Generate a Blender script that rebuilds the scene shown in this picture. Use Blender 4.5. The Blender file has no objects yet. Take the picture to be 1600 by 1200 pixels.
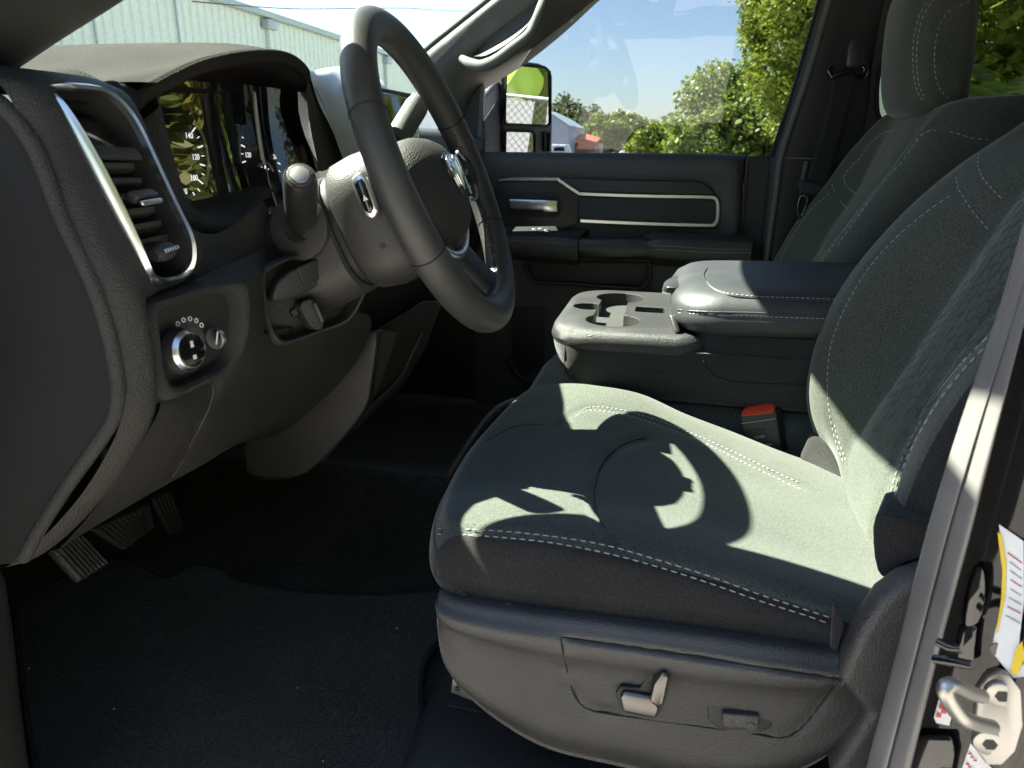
import bpy, bmesh, math, random
import numpy as np
from mathutils import Vector, Matrix
from mathutils.bvhtree import BVHTree

# ---------------------------------------------------------------- camera, sky, sun, exposure
# world axes: X = towards the rear of the truck, Y = across to the passenger side, Z = up (metres)
sc = bpy.context.scene
CAM = (0.0, 0.0, 1.62)
cd = bpy.data.cameras.new('camera'); cam = bpy.data.objects.new('camera', cd); sc.collection.objects.link(cam)
rows = [[0.975523, -0.078897, 0.205255], [0.219672, 0.3075, -0.925845], [0.009931, 0.948272, 0.317305]]
cam.matrix_world = Matrix([rows[0]+[CAM[0]], rows[1]+[CAM[1]], rows[2]+[CAM[2]], [0,0,0,1]])
cd.sensor_fit = 'HORIZONTAL'; cd.sensor_width = 36.0; cd.lens = 24.975
cd.clip_start = 0.02; cd.clip_end = 2000
cd.dof.use_dof = True; cd.dof.focus_distance = 1.05; cd.dof.aperture_fstop = 13
sc.camera = cam
SUN = Vector((-0.636, 0.089, 0.767)).normalized()           # towards the sun: ahead, over the passenger side
w = bpy.data.worlds.new('World'); sc.world = w; w.use_nodes = True
nt = w.node_tree; sky = nt.nodes.new('ShaderNodeTexSky'); sky.sky_type = 'NISHITA'; sky.sun_disc = False
sky.sun_elevation = math.asin(SUN.z); sky.sun_rotation = math.atan2(SUN.x, SUN.y)
sky.dust_density = .8; sky.air_density = 1.0; sky.ozone_density = 1.5
nt.links.new(sky.outputs[0], nt.nodes['Background'].inputs[0]); nt.nodes['Background'].inputs[1].default_value = 0.050
sl = bpy.data.lights.new('sun', 'SUN'); sl.energy = 5.0; sl.angle = math.radians(0.53); sl.color = (1.0, 0.95, 0.86)
so = bpy.data.objects.new('sun', sl); sc.collection.objects.link(so)
so.rotation_euler = (-SUN).to_track_quat('-Z', 'Y').to_euler(); so.location = SUN*30
sc.view_settings.view_transform = 'Standard'; sc.view_settings.look = 'None'
sc.view_settings.gamma = 1.0; sc.view_settings.use_curve_mapping = False
sc.view_settings.exposure = 3.12
sc.render.engine = 'CYCLES'
cy = sc.cycles; cy.use_denoising = True; cy.max_bounces = 8; cy.transparent_max_bounces = 16
cy.diffuse_bounces = 4; cy.glossy_bounces = 4; cy.caustics_reflective = False; cy.caustics_refractive = False
cy.sample_clamp_indirect = 6.0; cy.use_adaptive_sampling = True; cy.adaptive_threshold = .02

# ---------------------------------------------------------------- materials
def nd(m, t, **k):
    n = m.node_tree.nodes.new(t)
    for a, b in k.items(): setattr(n, a, b)
    return n
def base(name):
    m = bpy.data.materials.new(name); m.use_nodes = True
    return m, m.node_tree.nodes['Principled BSDF'], m.node_tree.links
def ramp(m, src, c0, c1, p0=.35, p1=.65):
    r = nd(m, 'ShaderNodeValToRGB'); r.color_ramp.elements[0].position = p0; r.color_ramp.elements[1].position = p1
    r.color_ramp.elements[0].color = (*c0, 1); r.color_ramp.elements[1].color = (*c1, 1)
    m.node_tree.links.new(src, r.inputs[0]); return r.outputs[0]
def surface(name, col, rough=.5, grain=0, gstr=.15, kind='voronoi', var=.12, metal=0.0, coat=0.0, sheen=0.0, spec=.5, wear=0.0):
    """plain moulded surface: slight colour variation, optional leather-like grain bump, dust and wear"""
    m, b, L = base(name)
    tc = nd(m, 'ShaderNodeTexCoord'); n1 = nd(m, 'ShaderNodeTexNoise'); n1.inputs['Scale'].default_value = 14; n1.inputs['Detail'].default_value = 6
    L.new(tc.outputs['Object'], n1.inputs['Vector'])
    c0 = tuple(c*(1-var) for c in col); c1 = tuple(c*(1+var)+wear*.01 for c in col)
    L.new(ramp(m, n1.outputs[0], c0, c1), b.inputs['Base Color'])
    mr = nd(m, 'ShaderNodeMapRange'); mr.inputs['To Min'].default_value = rough*.9; mr.inputs['To Max'].default_value = min(1, rough*1.12)
    L.new(n1.outputs[0], mr.inputs['Value']); L.new(mr.outputs[0], b.inputs['Roughness'])
    b.inputs['Metallic'].default_value = metal; b.inputs['Coat Weight'].default_value = coat; b.inputs['Sheen Weight'].default_value = sheen
    b.inputs['Specular IOR Level'].default_value = spec
    if grain:
        if kind == 'voronoi':
            v = nd(m, 'ShaderNodeTexVoronoi'); v.feature = 'F1'; v.inputs['Scale'].default_value = grain; o = v.outputs['Distance']
        else:
            v = nd(m, 'ShaderNodeTexNoise'); v.inputs['Scale'].default_value = grain; v.inputs['Detail'].default_value = 3; o = v.outputs[0]
        L.new(tc.outputs['Object'], v.inputs['Vector'])
        bp = nd(m, 'ShaderNodeBump'); bp.inputs['Strength'].default_value = gstr; bp.inputs['Distance'].default_value = .002
        L.new(o, bp.inputs['Height']); L.new(bp.outputs[0], b.inputs['Normal'])
    return m
def fabric(name, ca, cb, scale=900, bump=.35, weave=None):
    m, b, L = base(name)
    tc = nd(m, 'ShaderNodeTexCoord')
    n = nd(m, 'ShaderNodeTexNoise'); n.inputs['Scale'].default_value = scale; n.inputs['Detail'].default_value = 2
    n2 = nd(m, 'ShaderNodeTexNoise'); n2.inputs['Scale'].default_value = 9; n2.inputs['Detail'].default_value = 4
    for x in (n, n2): L.new(tc.outputs['Object'], x.inputs['Vector'])
    ma = nd(m, 'ShaderNodeMath', operation='MULTIPLY_ADD'); ma.inputs[1].default_value = .25; L.new(n2.outputs[0], ma.inputs[0]); L.new(n.outputs[0], ma.inputs[2])
    L.new(ramp(m, ma.outputs[0], ca, cb, .42, .82), b.inputs['Base Color'])
    b.inputs['Roughness'].default_value = .95; b.inputs['Specular IOR Level'].default_value = .15
    b.inputs['Sheen Weight'].default_value = .25; b.inputs['Sheen Roughness'].default_value = .4
    bp = nd(m, 'ShaderNodeBump'); bp.inputs['Strength'].default_value = bump; bp.inputs['Distance'].default_value = .0015
    L.new(n.outputs[0], bp.inputs['Height']); L.new(bp.outputs[0], b.inputs['Normal'])
    return m
def metal(name, col, rough, aniso=0):
    m, b, L = base(name)
    b.inputs['Base Color'].default_value = (*col, 1); b.inputs['Metallic'].default_value = 1; b.inputs['Roughness'].default_value = rough
    return m
def glow(name, col, s):
    m, b, L = base(name)
    b.inputs['Base Color'].default_value = (*col, 1); b.inputs['Emission Color'].default_value = (*col, 1); b.inputs['Emission Strength'].default_value = s
    return m
def thin_glass(name, tint, refl=1.0, ior=1.45):
    m = bpy.data.materials.new(name); m.use_nodes = True; t = m.node_tree; t.nodes.clear()
    out = nd(m, 'ShaderNodeOutputMaterial'); mx = nd(m, 'ShaderNodeMixShader'); tr = nd(m, 'ShaderNodeBsdfTransparent'); gl = nd(m, 'ShaderNodeBsdfGlossy')
    fr = nd(m, 'ShaderNodeFresnel'); fr.inputs[0].default_value = ior; gl.inputs['Roughness'].default_value = .005
    tr.inputs[0].default_value = (*tint, 1); mu = nd(m, 'ShaderNodeMath', operation='MULTIPLY'); mu.inputs[1].default_value = refl
    t.links.new(fr.outputs[0], mu.inputs[0]); t.links.new(mu.outputs[0], mx.inputs[0]); t.links.new(tr.outputs[0], mx.inputs[1]); t.links.new(gl.outputs[0], mx.inputs[2]); t.links.new(mx.outputs[0], out.inputs[0])
    return m
def hexcloth(name, ca, cb):
    """seat insert cloth with faint embossed hexagon mesh fading in towards the seat's middle"""
    m = fabric(name, ca, cb)
    return m
def leafmat(name, c0, c1, trans=.35):
    m, b, L = base(name)
    tc = nd(m, 'ShaderNodeTexCoord'); n = nd(m, 'ShaderNodeTexNoise'); n.inputs['Scale'].default_value = 1.3; n.inputs['Detail'].default_value = 5
    L.new(tc.outputs['Object'], n.inputs['Vector'])
    g = nd(m, 'ShaderNodeNewGeometry'); ad = nd(m, 'ShaderNodeMath', operation='MULTIPLY_ADD'); ad.inputs[1].default_value = .45
    L.new(g.outputs['Random Per Island'], ad.inputs[0]); L.new(n.outputs[0], ad.inputs[2])
    col = ramp(m, ad.outputs[0], c0, c1, .4, .95)
    L.new(col, b.inputs['Base Color']); b.inputs['Roughness'].default_value = .5
    tl = nd(m, 'ShaderNodeBsdfTranslucent'); L.new(col, tl.inputs[0]); mx = nd(m, 'ShaderNodeMixShader'); mx.inputs[0].default_value = trans
    out = m.node_tree.nodes['Material Output']; L.new(b.outputs[0], mx.inputs[1]); L.new(tl.outputs[0], mx.inputs[2]); L.new(mx.outputs[0], out.inputs[0])
    return m

M = dict(
    plastic=surface('grained_black_plastic', (.029,.0285,.028), .44, 650, .45),
    plastic_soft=surface('soft_touch_dash_skin', (.038,.0368,.035), .60, 620, .55, spec=.22),
    plastic_smooth=surface('smooth_black_plastic', (.021,.021,.022), .42, 900, .08),
    plastic_grey=surface('column_grey_plastic', (.038,.037,.036), .46, 700, .22),
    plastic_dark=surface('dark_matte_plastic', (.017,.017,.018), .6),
    pillar=surface('pillar_trim_grained', (.095,.095,.09), .75, 700, .2),
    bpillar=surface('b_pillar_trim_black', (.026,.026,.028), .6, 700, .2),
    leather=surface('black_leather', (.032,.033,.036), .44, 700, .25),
    wheel_leather=surface('worn_wheel_leather', (.040,.039,.038), .44, 800, .2, wear=.4),
    valance=surface('seat_valance_plastic', (.042,.041,.040), .40, 700, .30),
    dash_pad=surface('anti_glare_dash_pad', (.040,.038,.035), .9, 620, .6, spec=.03),
    door_skin=surface('door_trim_skin', (.058,.058,.061), .55, 700, .35),  # base colour lightened to make up for weak fill light on the far door
    switch=metal('dark_satin_switch', (.15,.147,.14), .34),
    end_cap=surface('end_cap_black', (.010,.010,.011), .6, 900, .12, spec=.2),
    crest_glare=surface('crest_glare_pale', (.42,.42,.44), .4),  # pale grey stands in for sun glare on the centre stack crest
    gloss=surface('gloss_black', (.006,.006,.007), .08, coat=.5),
    paint=surface('black_body_paint', (.005,.005,.006), .06, coat=.15, spec=.35),
    rubber=surface('door_seal_rubber', (.15,.143,.138), .42, 1200, .08, kind='noise'),
    rubber_black=surface('black_rubber', (.012,.012,.012), .7, spec=.2),
    pedal=surface('pedal_rubber', (.02,.02,.02), .55, 300, .3, wear=.8),
    carpet=fabric('carpet', (.014,.012,.010), (.060,.053,.044), 330, 1.0),
    mat=fabric('mat_pile', (.026,.022,.017), (.105,.092,.073), 380, .8),
    cloth=fabric('seat_cloth_main', (.034,.038,.033), (.097,.105,.087), 620),
    cloth_hex=fabric('seat_cloth_hexagon', (.026,.029,.026), (.076,.082,.071), 620),
    cloth_dark=fabric('seat_cloth_bolster_black', (.013,.013,.013), (.032,.031,.031), 700, .25),
    console_cloth=fabric('console_vinyl_cloth', (.016,.016,.017), (.05,.05,.048), 700, .5),
    stitch=surface('grey_thread', (.32,.31,.30), .85),
    seam=surface('dark_seam_thread', (.012,.012,.013), .9),  # dark colour of sewn seams and joint lines
    belt=fabric('belt_webbing', (.018,.018,.02), (.035,.035,.037), 900, .3),
    satin=metal('satin_silver', (.72,.73,.76), .28),
    chrome=metal('chrome', (.85,.86,.88), .08),
    steel=metal('zinc_plated_steel', (.42,.41,.39), .42),
    mirror=metal('mirror_glass', (.9,.92,.92), .01),
    red=surface('red_button', (.75,.07,.03), .4),
    white=surface('white_print', (.75,.75,.73), .6),
    yellow=surface('yellow_print', (.75,.52,.02), .5),
    redprint=surface('red_print', (.6,.06,.05), .6),
    greyprint=surface('grey_print', (.38,.36,.34), .6),
    glow_white=glow('lit_gauge_marks', (.9,.92,.95), .16),
    glow_red=glow('lit_red_marks', (.9,.06,.05), .25),
    windshield=thin_glass('windshield_glass', (.78,.86,.78)),
    sideglass=thin_glass('door_glass', (.56,.58,.60)),
    privacy=thin_glass('privacy_glass', (.34,.37,.34)),
    lens=thin_glass('cluster_lens', (.75,.75,.75), 1.0, 1.85),
    headliner=surface('headliner', (.22,.22,.21), .95),
)

# ---------------------------------------------------------------- geometry helpers
COL = sc.collection
BV = {}
def tag(o, label=None, cat=None, group=None, kind=None):
    if label: o['label'] = label
    if cat: o['category'] = cat
    if group: o['group'] = group
    if kind: o['kind'] = kind
    return o
def thing(name, loc, label, cat, group=None):
    o = bpy.data.objects.new(name, None); COL.objects.link(o); o.location = loc; o.empty_display_size = .05
    return tag(o, label, cat, group)
def world_inv(p):
    m = Matrix.Identity(4); q = p
    loc = Vector((0,0,0))
    while q: 
        if q.type == 'EMPTY': loc += Vector(q.location)
        q = q.parent
    return Matrix.Translation(-loc)
def link(name, me, mat, parent=None, angle=40, smooth=True):
    o = bpy.data.objects.new(name, me); COL.objects.link(o)
    if mat is not None: me.materials.append(M[mat] if isinstance(mat, str) else mat)
    if smooth:
        me.polygons.foreach_set('use_smooth', [True]*len(me.polygons))
        if angle: me.set_sharp_from_angle(angle=math.radians(angle))
    if parent is not None:
        o.parent = parent
        if parent.type == 'EMPTY': o.matrix_parent_inverse = world_inv(parent)
    return o
def pyd(name, v, f, mat, parent=None, angle=40, smooth=True):
    me = bpy.data.meshes.new(name); me.from_pydata([tuple(map(float, p)) for p in v], [], f); me.update()
    return link(name, me, mat, parent, angle, smooth)
def cr(P, n, closed=False):
    """Catmull-Rom through the rows of P, n samples per span"""
    P = np.asarray(P, float); N = len(P); out = []
    spans = N if closed else N-1
    for i in range(spans):
        if closed: p0, p1, p2, p3 = P[(i-1)%N], P[i], P[(i+1)%N], P[(i+2)%N]
        else:
            p1, p2 = P[i], P[i+1]
            p0 = P[i-1] if i else 2*p1-p2
            p3 = P[i+2] if i+2 < N else 2*p2-p1
        for k in range(n):
            t = k/n
            out.append(.5*((2*p1)+(-p0+p2)*t+(2*p0-5*p1+4*p2-p3)*t*t+(-p0+3*p1-3*p2+p3)*t**3))
    if not closed: out.append(P[-1])
    return np.array(out)
def dense(ctrl, nu=6, nv=6, cu=False, cv=False):
    A = np.asarray(ctrl, float)
    A = cr(A, nu, cu); A = np.swapaxes(cr(np.swapaxes(A, 0, 1), nv, cv), 0, 1)
    return A
def gfaces(R, Cn, cu=False, cv=False, flip=False):
    f = []
    for i in range(R if cu else R-1):
        for j in range(Cn if cv else Cn-1):
            a, b, c, d = i*Cn+j, i*Cn+(j+1)%Cn, ((i+1)%R)*Cn+(j+1)%Cn, ((i+1)%R)*Cn+j
            f.append((a, d, c, b) if flip else (a, b, c, d))
    return f
def gnormals(A):
    du = np.gradient(A, axis=0); dv = np.gradient(A, axis=1); n = np.cross(du, dv)
    return n/np.maximum(np.linalg.norm(n, axis=2, keepdims=True), 1e-9)
def seglen(path):
    path = np.asarray(path, float); d = np.linalg.norm(np.diff(path, axis=0), axis=1); return np.concatenate([[0], np.cumsum(d)])
def resample(path, step):
    path = np.asarray(path, float); s = seglen(path); n = max(2, int(s[-1]/step)+1); t = np.linspace(0, s[-1], n)
    return np.stack([np.interp(t, s, path[:, k]) for k in range(path.shape[1])], 1)
def groove(A, path, depth=.003, width=.006, towards=None):
    """press a seam into a dense grid: vertices close to the path sink along the normal"""
    n = gnormals(A); S = resample(path, .004); V = A.reshape(-1, 3); D = np.full(len(V), 9.)
    for p in S: D = np.minimum(D, ((V-p)**2).sum(1))
    k = depth*np.exp(-D/width**2)
    nn = n.reshape(-1, 3)
    if towards is not None: nn = nn*np.sign((nn*np.asarray(towards)).sum(1, keepdims=True))
    return (V-nn*k[:, None]).reshape(A.shape)
def bvh_grid(A):
    return BVHTree.FromPolygons([tuple(p) for p in A.reshape(-1, 3)], gfaces(A.shape[0], A.shape[1]))
def onto(bv, dirs, lift=.0):
    """where sight lines from the standpoint meet a surface: used to lay seams and stitches on that surface"""
    out = []
    for d in dirs:
        h = bv.ray_cast(Vector(CAM), Vector(d))
        if h[0] is not None:
            nn = h[1] if h[1].dot(Vector(d)) < 0 else -h[1]
            out.append(np.array(h[0]+nn*lift))
    return np.array(out)
def sheet(name, ctrl, mat, parent=None, nu=6, nv=6, cu=False, cv=False, angle=60, A=None):
    A = dense(ctrl, nu, nv, cu, cv) if A is None else A
    return pyd(name, A.reshape(-1, 3), gfaces(A.shape[0], A.shape[1], cu, cv), mat, parent, angle)
def thick(o, t, off=-1):
    md = o.modifiers.new('solid', 'SOLIDIFY'); md.thickness = t; md.offset = off; return o
def tube(name, path, r, mat, parent=None, n=8, closed=False, smooth=4, flat=None, caps=True):
    p = cr(path, smooth, closed) if smooth else np.asarray(path, float)
    N = len(p); V = []; up = np.array([0.13, .21, .97]); last = None
    rr = np.asarray(r if np.ndim(r) else [r]*N, float)
    if len(rr) != N: rr = np.interp(np.linspace(0, 1, N), np.linspace(0, 1, len(rr)), rr)
    for i in range(N):
        t = p[(i+1)%N]-p[i-1] if closed else p[min(i+1, N-1)]-p[max(i-1, 0)]
        t = t/max(np.linalg.norm(t), 1e-9)
        x = np.cross(up if last is None else last, t) if last is None else last-t*(last@t)
        x = x/max(np.linalg.norm(x), 1e-9); last = x; y = np.cross(t, x)
        for k in range(n):
            a = 2*math.pi*k/n; V.append(p[i]+rr[i]*(math.cos(a)*x+math.sin(a)*y*(flat or 1)))
    F = gfaces(N, n, closed, True)
    if not closed and caps: F += [tuple(range(n))[::-1], tuple((N-1)*n+k for k in range(n))]
    return pyd(name, V, F, mat, parent, 50)
def prism(name, outline, vec, mat, parent=None, bevel=.0, seg=3, angle=35, smooth=0, taper=0):
    """closed outline swept along vec, edges rounded"""
    o = np.asarray(outline, float)
    if smooth: o = cr(o, smooth, True)
    n = len(o); vec = np.asarray(vec, float); o2 = o+vec
    if taper: c = o2.mean(0); o2 = c+(o2-c)*(1-taper)
    bm = bmesh.new(); a = [bm.verts.new(tuple(p)) for p in o]; b = [bm.verts.new(tuple(p)) for p in o2]
    bm.faces.new(a[::-1]); bm.faces.new(b)
    for i in range(n): bm.faces.new((a[i], a[(i+1)%n], b[(i+1)%n], b[i]))
    bmesh.ops.recalc_face_normals(bm, faces=bm.faces)
    if bevel:
        es = [e for e in bm.edges if len(e.link_faces) == 2 and e.calc_face_angle(0) > math.radians(30)]
        bmesh.ops.bevel(bm, geom=es, offset=bevel, segments=seg, affect='EDGES', profile=.5, clamp_overlap=True)
    me = bpy.data.meshes.new(name); bm.to_mesh(me); bm.free()
    return link(name, me, mat, parent, angle)
def box(name, c, s, mat, parent=None, bevel=.003, rot=None, seg=3):
    bm = bmesh.new(); bmesh.ops.create_cube(bm, size=1)
    for v in bm.verts: v.co = Vector((v.co.x*s[0], v.co.y*s[1], v.co.z*s[2]))
    if bevel: bmesh.ops.bevel(bm, geom=list(bm.edges), offset=min(bevel, min(s)*.45), segments=seg, affect='EDGES', profile=.5)
    R = rot if rot is not None else Matrix.Identity(3)
    for v in bm.verts: v.co = R @ v.co + Vector(c)
    me = bpy.data.meshes.new(name); bm.to_mesh(me); bm.free()
    return link(name, me, mat, parent, 35)
def frame3(x, y=None):
    """rotation whose first column is x, second close to y"""
    x = Vector(x).normalized(); y = Vector(y) if y is not None else Vector((0,0,1))
    z = x.cross(y).normalized(); y = z.cross(x).normalized()
    return Matrix((x, y, z)).transposed()
def rring(x0, x1, y0, y1, r, n=6):
    out = []
    for cx, cyy, a0 in ((x1-r, y1-r, 0), (x0+r, y1-r, 90), (x0+r, y0+r, 180), (x1-r, y0+r, 270)):
        for k in range(n+1):
            a = math.radians(a0+90*k/n); out.append((cx+r*math.cos(a), cyy+r*math.sin(a)))
    return out
def rloft(name, levels, mat, parent=None, fn=None, angle=40, caps=(True, True), n=6):
    """levels: (z, x0, x1, y0, y1, r); fn maps local (x,y,z) to world"""
    V = []; m = 4*(n+1)
    for z, x0, x1, y0, y1, r in levels:
        for x, y in rring(x0, x1, y0, y1, r, n): V.append(fn(x, y, z) if fn else (x, y, z))
    F = gfaces(len(levels), m, False, True)
    if caps[0]: F.append(tuple(range(m))[::-1])
    if caps[1]: F.append(tuple((len(levels)-1)*m+k for k in range(m)))
    return pyd(name, V, F, mat, parent, angle)
def dashes(name, path, parent, L=.006, gap=.003, r=.0007, mat='stitch', bv=None, sink=.0):
    """a row of thread stitches along a path"""
    p = np.asarray(path, float); s = seglen(p); V = []; F = []; t = 0
    def at(q): return np.array([np.interp(q, s, p[:, k]) for k in range(3)])
    while t+L < s[-1]:
        a, b = at(t), at(t+L); d = (b-a)/max(np.linalg.norm(b-a), 1e-9)
        x = np.cross(d, (0.2,.1,.97)); x /= max(np.linalg.norm(x), 1e-9); y = np.cross(d, x); i = len(V)
        for q, k in ((a, .45), (a+d*L*.25, 1), (b-d*L*.25, 1), (b, .45)):
            for u, v in ((1,0), (.5,.87), (-.5,.87), (-1,0), (-.5,-.87), (.5,-.87)): V.append(q+r*k*(u*x+v*y))
        for g in range(3):
            for k in range(6): F.append((i+g*6+k, i+g*6+(k+1)%6, i+g*6+6+(k+1)%6, i+g*6+6+k))
        F += [tuple(i+k for k in range(6))[::-1], tuple(i+18+k for k in range(6))]
        t += L+gap
    o = pyd(name, V, F, mat, parent, 0) if V else None
    if o: tag(o, kind='stuff')
    return o
def text(name, s, size, mat, origin, xdir, ydir, parent=None, ext=.0002):
    c = bpy.data.curves.new(name, 'FONT'); c.body = s; c.size = size; c.align_x = 'CENTER'; c.align_y = 'CENTER'; c.extrude = ext; c.resolution_u = 3
    t = bpy.data.objects.new('tmp', c); COL.objects.link(t); bpy.context.view_layer.update()
    me = bpy.data.meshes.new_from_object(t.evaluated_get(bpy.context.evaluated_depsgraph_get())); bpy.data.objects.remove(t)
    R = frame3(xdir, ydir).to_4x4(); R.translation = Vector(origin); me.transform(R); me.materials.clear()
    return link(name, me, mat, parent, 0, False)
def disc(name, c, n, r, h, mat, parent=None, bevel=.0, seg=28, r2=None):
    c = np.asarray(c, float); n = np.asarray(n, float); n = n/np.linalg.norm(n); x = np.cross(n, (.3,.9,.2)); x /= np.linalg.norm(x); y = np.cross(n, x)
    r2 = r if r2 is None else r2
    prof = [(0,0), (r,0), (r+(r2-r)*.8, h-bevel*.9) , (r2-bevel*.35, h-bevel*.25), (r2-bevel, h), (0,h)] if bevel else [(0,0), (r,0), (r2,h), (0,h)]
    V = []; 
    for a, b in prof:
        for k in range(seg):
            t = 2*math.pi*k/seg; V.append(c+n*b+a*(math.cos(t)*x+math.sin(t)*y))
    return pyd(name, V, gfaces(len(prof), seg, False, True), mat, parent, 35)
# ---------------------------------------------------------------- truck cab shell
cab = thing('truck_cab', (0.2, 1.25, 0.5), 'black pickup truck cab shell with pillars, windshield and roof around the interior', 'truck cab')
# roof slab and headliner (out of frame above, shades the cabin)
def roof_rows(z0, x0, x1, y0, y1):
    R = []
    for i in range(7):
        t = i/6; x = x0+(x1-x0)*t; row = []
        for j in range(7):
            s = j/6*2-1; row.append((x-(1-s*s)*.17*(1-t), 1.25+s*(y1-y0)/2, z0+.035*(1-s*s)+.03*math.sin(t*3.0)))
        R.append(row)
    return R
thick(sheet('roof', roof_rows(2.115, -.26, 1.75, .42, 2.08), 'paint', cab, 4, 4), .012)
sheet('headliner', roof_rows(2.075, -.24, 1.72, .44, 2.06), 'headliner', cab, 4, 4)
# windshield: curved sheet from cowl to header
ws = []
for i in range(6):
    t = i/5; row = []
    for j in range(9):
        s = j/4-1
        xb = -.80-.30*(1-s*s); xt = -.26-.16*(1-s*s); row.append((xb+(xt-xb)*t, 1.25+s*(.80-.06*t), 1.64+(2.10-1.64)*t))
    ws.append(row)
tube('header_trim', [(-.265-.165*(1-s*s), 1.25+s*.76, 2.093+.03*(1-s*s)) for s in np.linspace(-1,1,13)], .030, 'headliner', cab, 10)
sheet('windshield', ws, 'windshield', cab, 4, 4)
# near front pillar: trim, seen close and out of focus at the upper left
Vn = [(-0.6227,0.55,1.6493),(-0.5818,0.57,1.6782),(-0.5498,0.6,1.7093),(-0.5085,0.63,1.7431),(-0.4509,0.66,1.7859),(-0.3843,0.7,1.8414),(-0.3119,0.73,1.8939)]
Vn = [(-.74,.455,1.56), (-.67,.49,1.615)]+Vn
Kn = [(-.90,.50,1.58), (-.80,.525,1.635), (-.70,.56,1.70), (-.640,.59,1.745), (-.600,.655,1.782), (-.540,.718,1.838), (-.477,.724,1.891), (-.408,.742,1.951), (-.33,.76,2.06)]
npil = []
for v, k in zip(Vn, Kn):
    v = np.array(v); k = np.array(k); m = (v+k)/2
    npil.append([v, v*.6+k*.4+(.01,.012,.01), k, k+(-.02,-.06,.02), (k[0]-.03,.44,k[2]+.02), (m[0],.41,m[2]), (v[0]+.03,.43,v[2]-.02), v+(.012,-.05,-.012)])
sheet('front_pillar', npil, 'plastic_grey', cab, 4, 3, False, True)
# hinge pillar and sill at the near lower left
prism('hinge_pillar', [(-0.6459,0.47,1.2512),(-0.606,0.47,1.2444),(-0.5952,0.47,1.2234),(-0.6038,0.47,1.148),(-0.6164,0.47,1.066),(-0.6318,0.47,0.9496),(-0.6451,0.47,0.8511),(-0.8782,0.47,0.7837),(-0.7271,0.47,1.2396)], (0,-.05,0), 'rubber_black', cab, .012)
prism('door_sill', [(-.55,.40,.74), (.45,.40,.74), (.45,.40,.90), (.30,.40,.89), (-.20,.40,.855), (-.50,.40,.86)], (0,.13,0), 'plastic', cab, .015)
# far front pillar trim with its grab handle
fa = []
for top, bot in zip([(-0.6862,1.93,1.8223),(-0.6608,1.93,1.8464),(-0.5685,1.92,1.9047),(-0.4733,1.9,1.9609),(-0.3332,1.87,2.0455),(-0.1516,1.83,2.1525)], [(-0.611,2.02,1.6584),(-0.5638,2.02,1.7657),(-0.4392,2.01,1.8381),(-0.3253,1.99,1.9138),(-0.2188,1.95,1.9902),(-0.0451,1.9,2.1046)]):
    a = np.array(top); b = np.array(bot); m = (a+b)/2
    fa.append([a+(-.02,.05,.02), a, a*.72+b*.28+(.004,-.028,.006), m+(.004,-.040,.004), a*.28+b*.72+(.006,-.030,0), b, b+(.0,.06,-.01)])
fa_o = sheet('front_pillar_trim', fa, 'pillar', cab, 5, 4)
gh = [(-0.5646,1.915,1.8313),(-0.5341,1.885,1.8174),(-0.5017,1.87,1.8096),(-0.4601,1.855,1.8192),(-0.4189,1.85,1.8437),(-0.3781,1.85,1.8712),(-0.3638,1.855,1.8952),(-0.35,1.86,1.9301),(-0.3446,1.885,1.9711)]
g1 = tube('grab_handle', gh, [.010,.013,.0145,.015,.015,.015,.015,.014,.011], 'pillar', fa_o, 12)
hr = [(-0.5311,1.905,1.8357),(-0.4936,1.89,1.8365),(-0.4339,1.88,1.8633),(-0.3837,1.875,1.9013),(-0.3655,1.875,1.9426),(-0.3528,1.87,1.9727)]
ht = [(-0.5359,1.91,1.8423),(-0.4855,1.91,1.8797),(-0.4384,1.905,1.9098),(-0.3989,1.9,1.9336),(-0.3706,1.9,1.9552),(-0.3503,1.89,1.975)]
sheet('handle_recess', [ht, [tuple((np.array(a)+np.array(b))/2+(0,.012,0)) for a, b in zip(ht, hr)], hr], 'plastic_dark', fa_o, 3, 3)
tube('windshield_seal', [tuple(np.array(p)+(-.012,.02,.008)) for p in [(-0.7139,1.93,1.7947),(-0.6607,1.93,1.8495),(-0.5685,1.92,1.9076),(-0.4733,1.9,1.9638),(-0.3333,1.87,2.0482)]], .008, 'rubber_black', cab, 8)
# sail panel between far pillar and mirror
prism('sail_panel', [(-0.6593,2.03,1.734),(-0.5629,2.03,1.7778),(-0.5448,2.03,1.7793),(-0.5455,2.03,1.5962),(-0.6624,2.03,1.5948)], (0,.015,0), 'plastic_dark', cab, .003)
prism('window_frame_post', [(-0.5457,2.02,1.7753),(-0.5349,2.02,1.7785),(-0.541,2.02,1.5964),(-0.5577,2.02,1.5962)], (0,.02,0), 'pillar', cab, .002)
# far centre pillar (passenger side): trim between front door glass and rear door
bp = []
for a, b in zip([(0.3097,1.965,2.0411),(0.2964,1.965,1.9501),(0.2781,1.965,1.8348),(0.258,1.965,1.721),(0.2365,1.965,1.6047),(0.2324,1.97,1.5162),(0.2338,1.975,1.4031),(0.2372,1.98,1.2679)], [(0.4462,2,2.0434),(0.4408,2,1.952),(0.4358,2,1.8363),(0.4424,2,1.7225),(0.4385,2,1.6069),(0.4295,2,1.519),(0.4002,2,1.4062),(0.4035,2,1.2728)]):
    a = np.array(a); b = np.array(b)
    bp.append([a+(-.006,.06,0), a+(-.004,.012,0), a+(.012,-.002,0), a*.8+b*.2+(0,-.014,0), a*.5+b*.5+(0,-.012,0), a*.2+b*.8+(0,-.004,0), b+(0,.02,0)])
bpo = sheet('centre_pillar_trim', bp, 'bpillar', cab, 4, 4)
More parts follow.
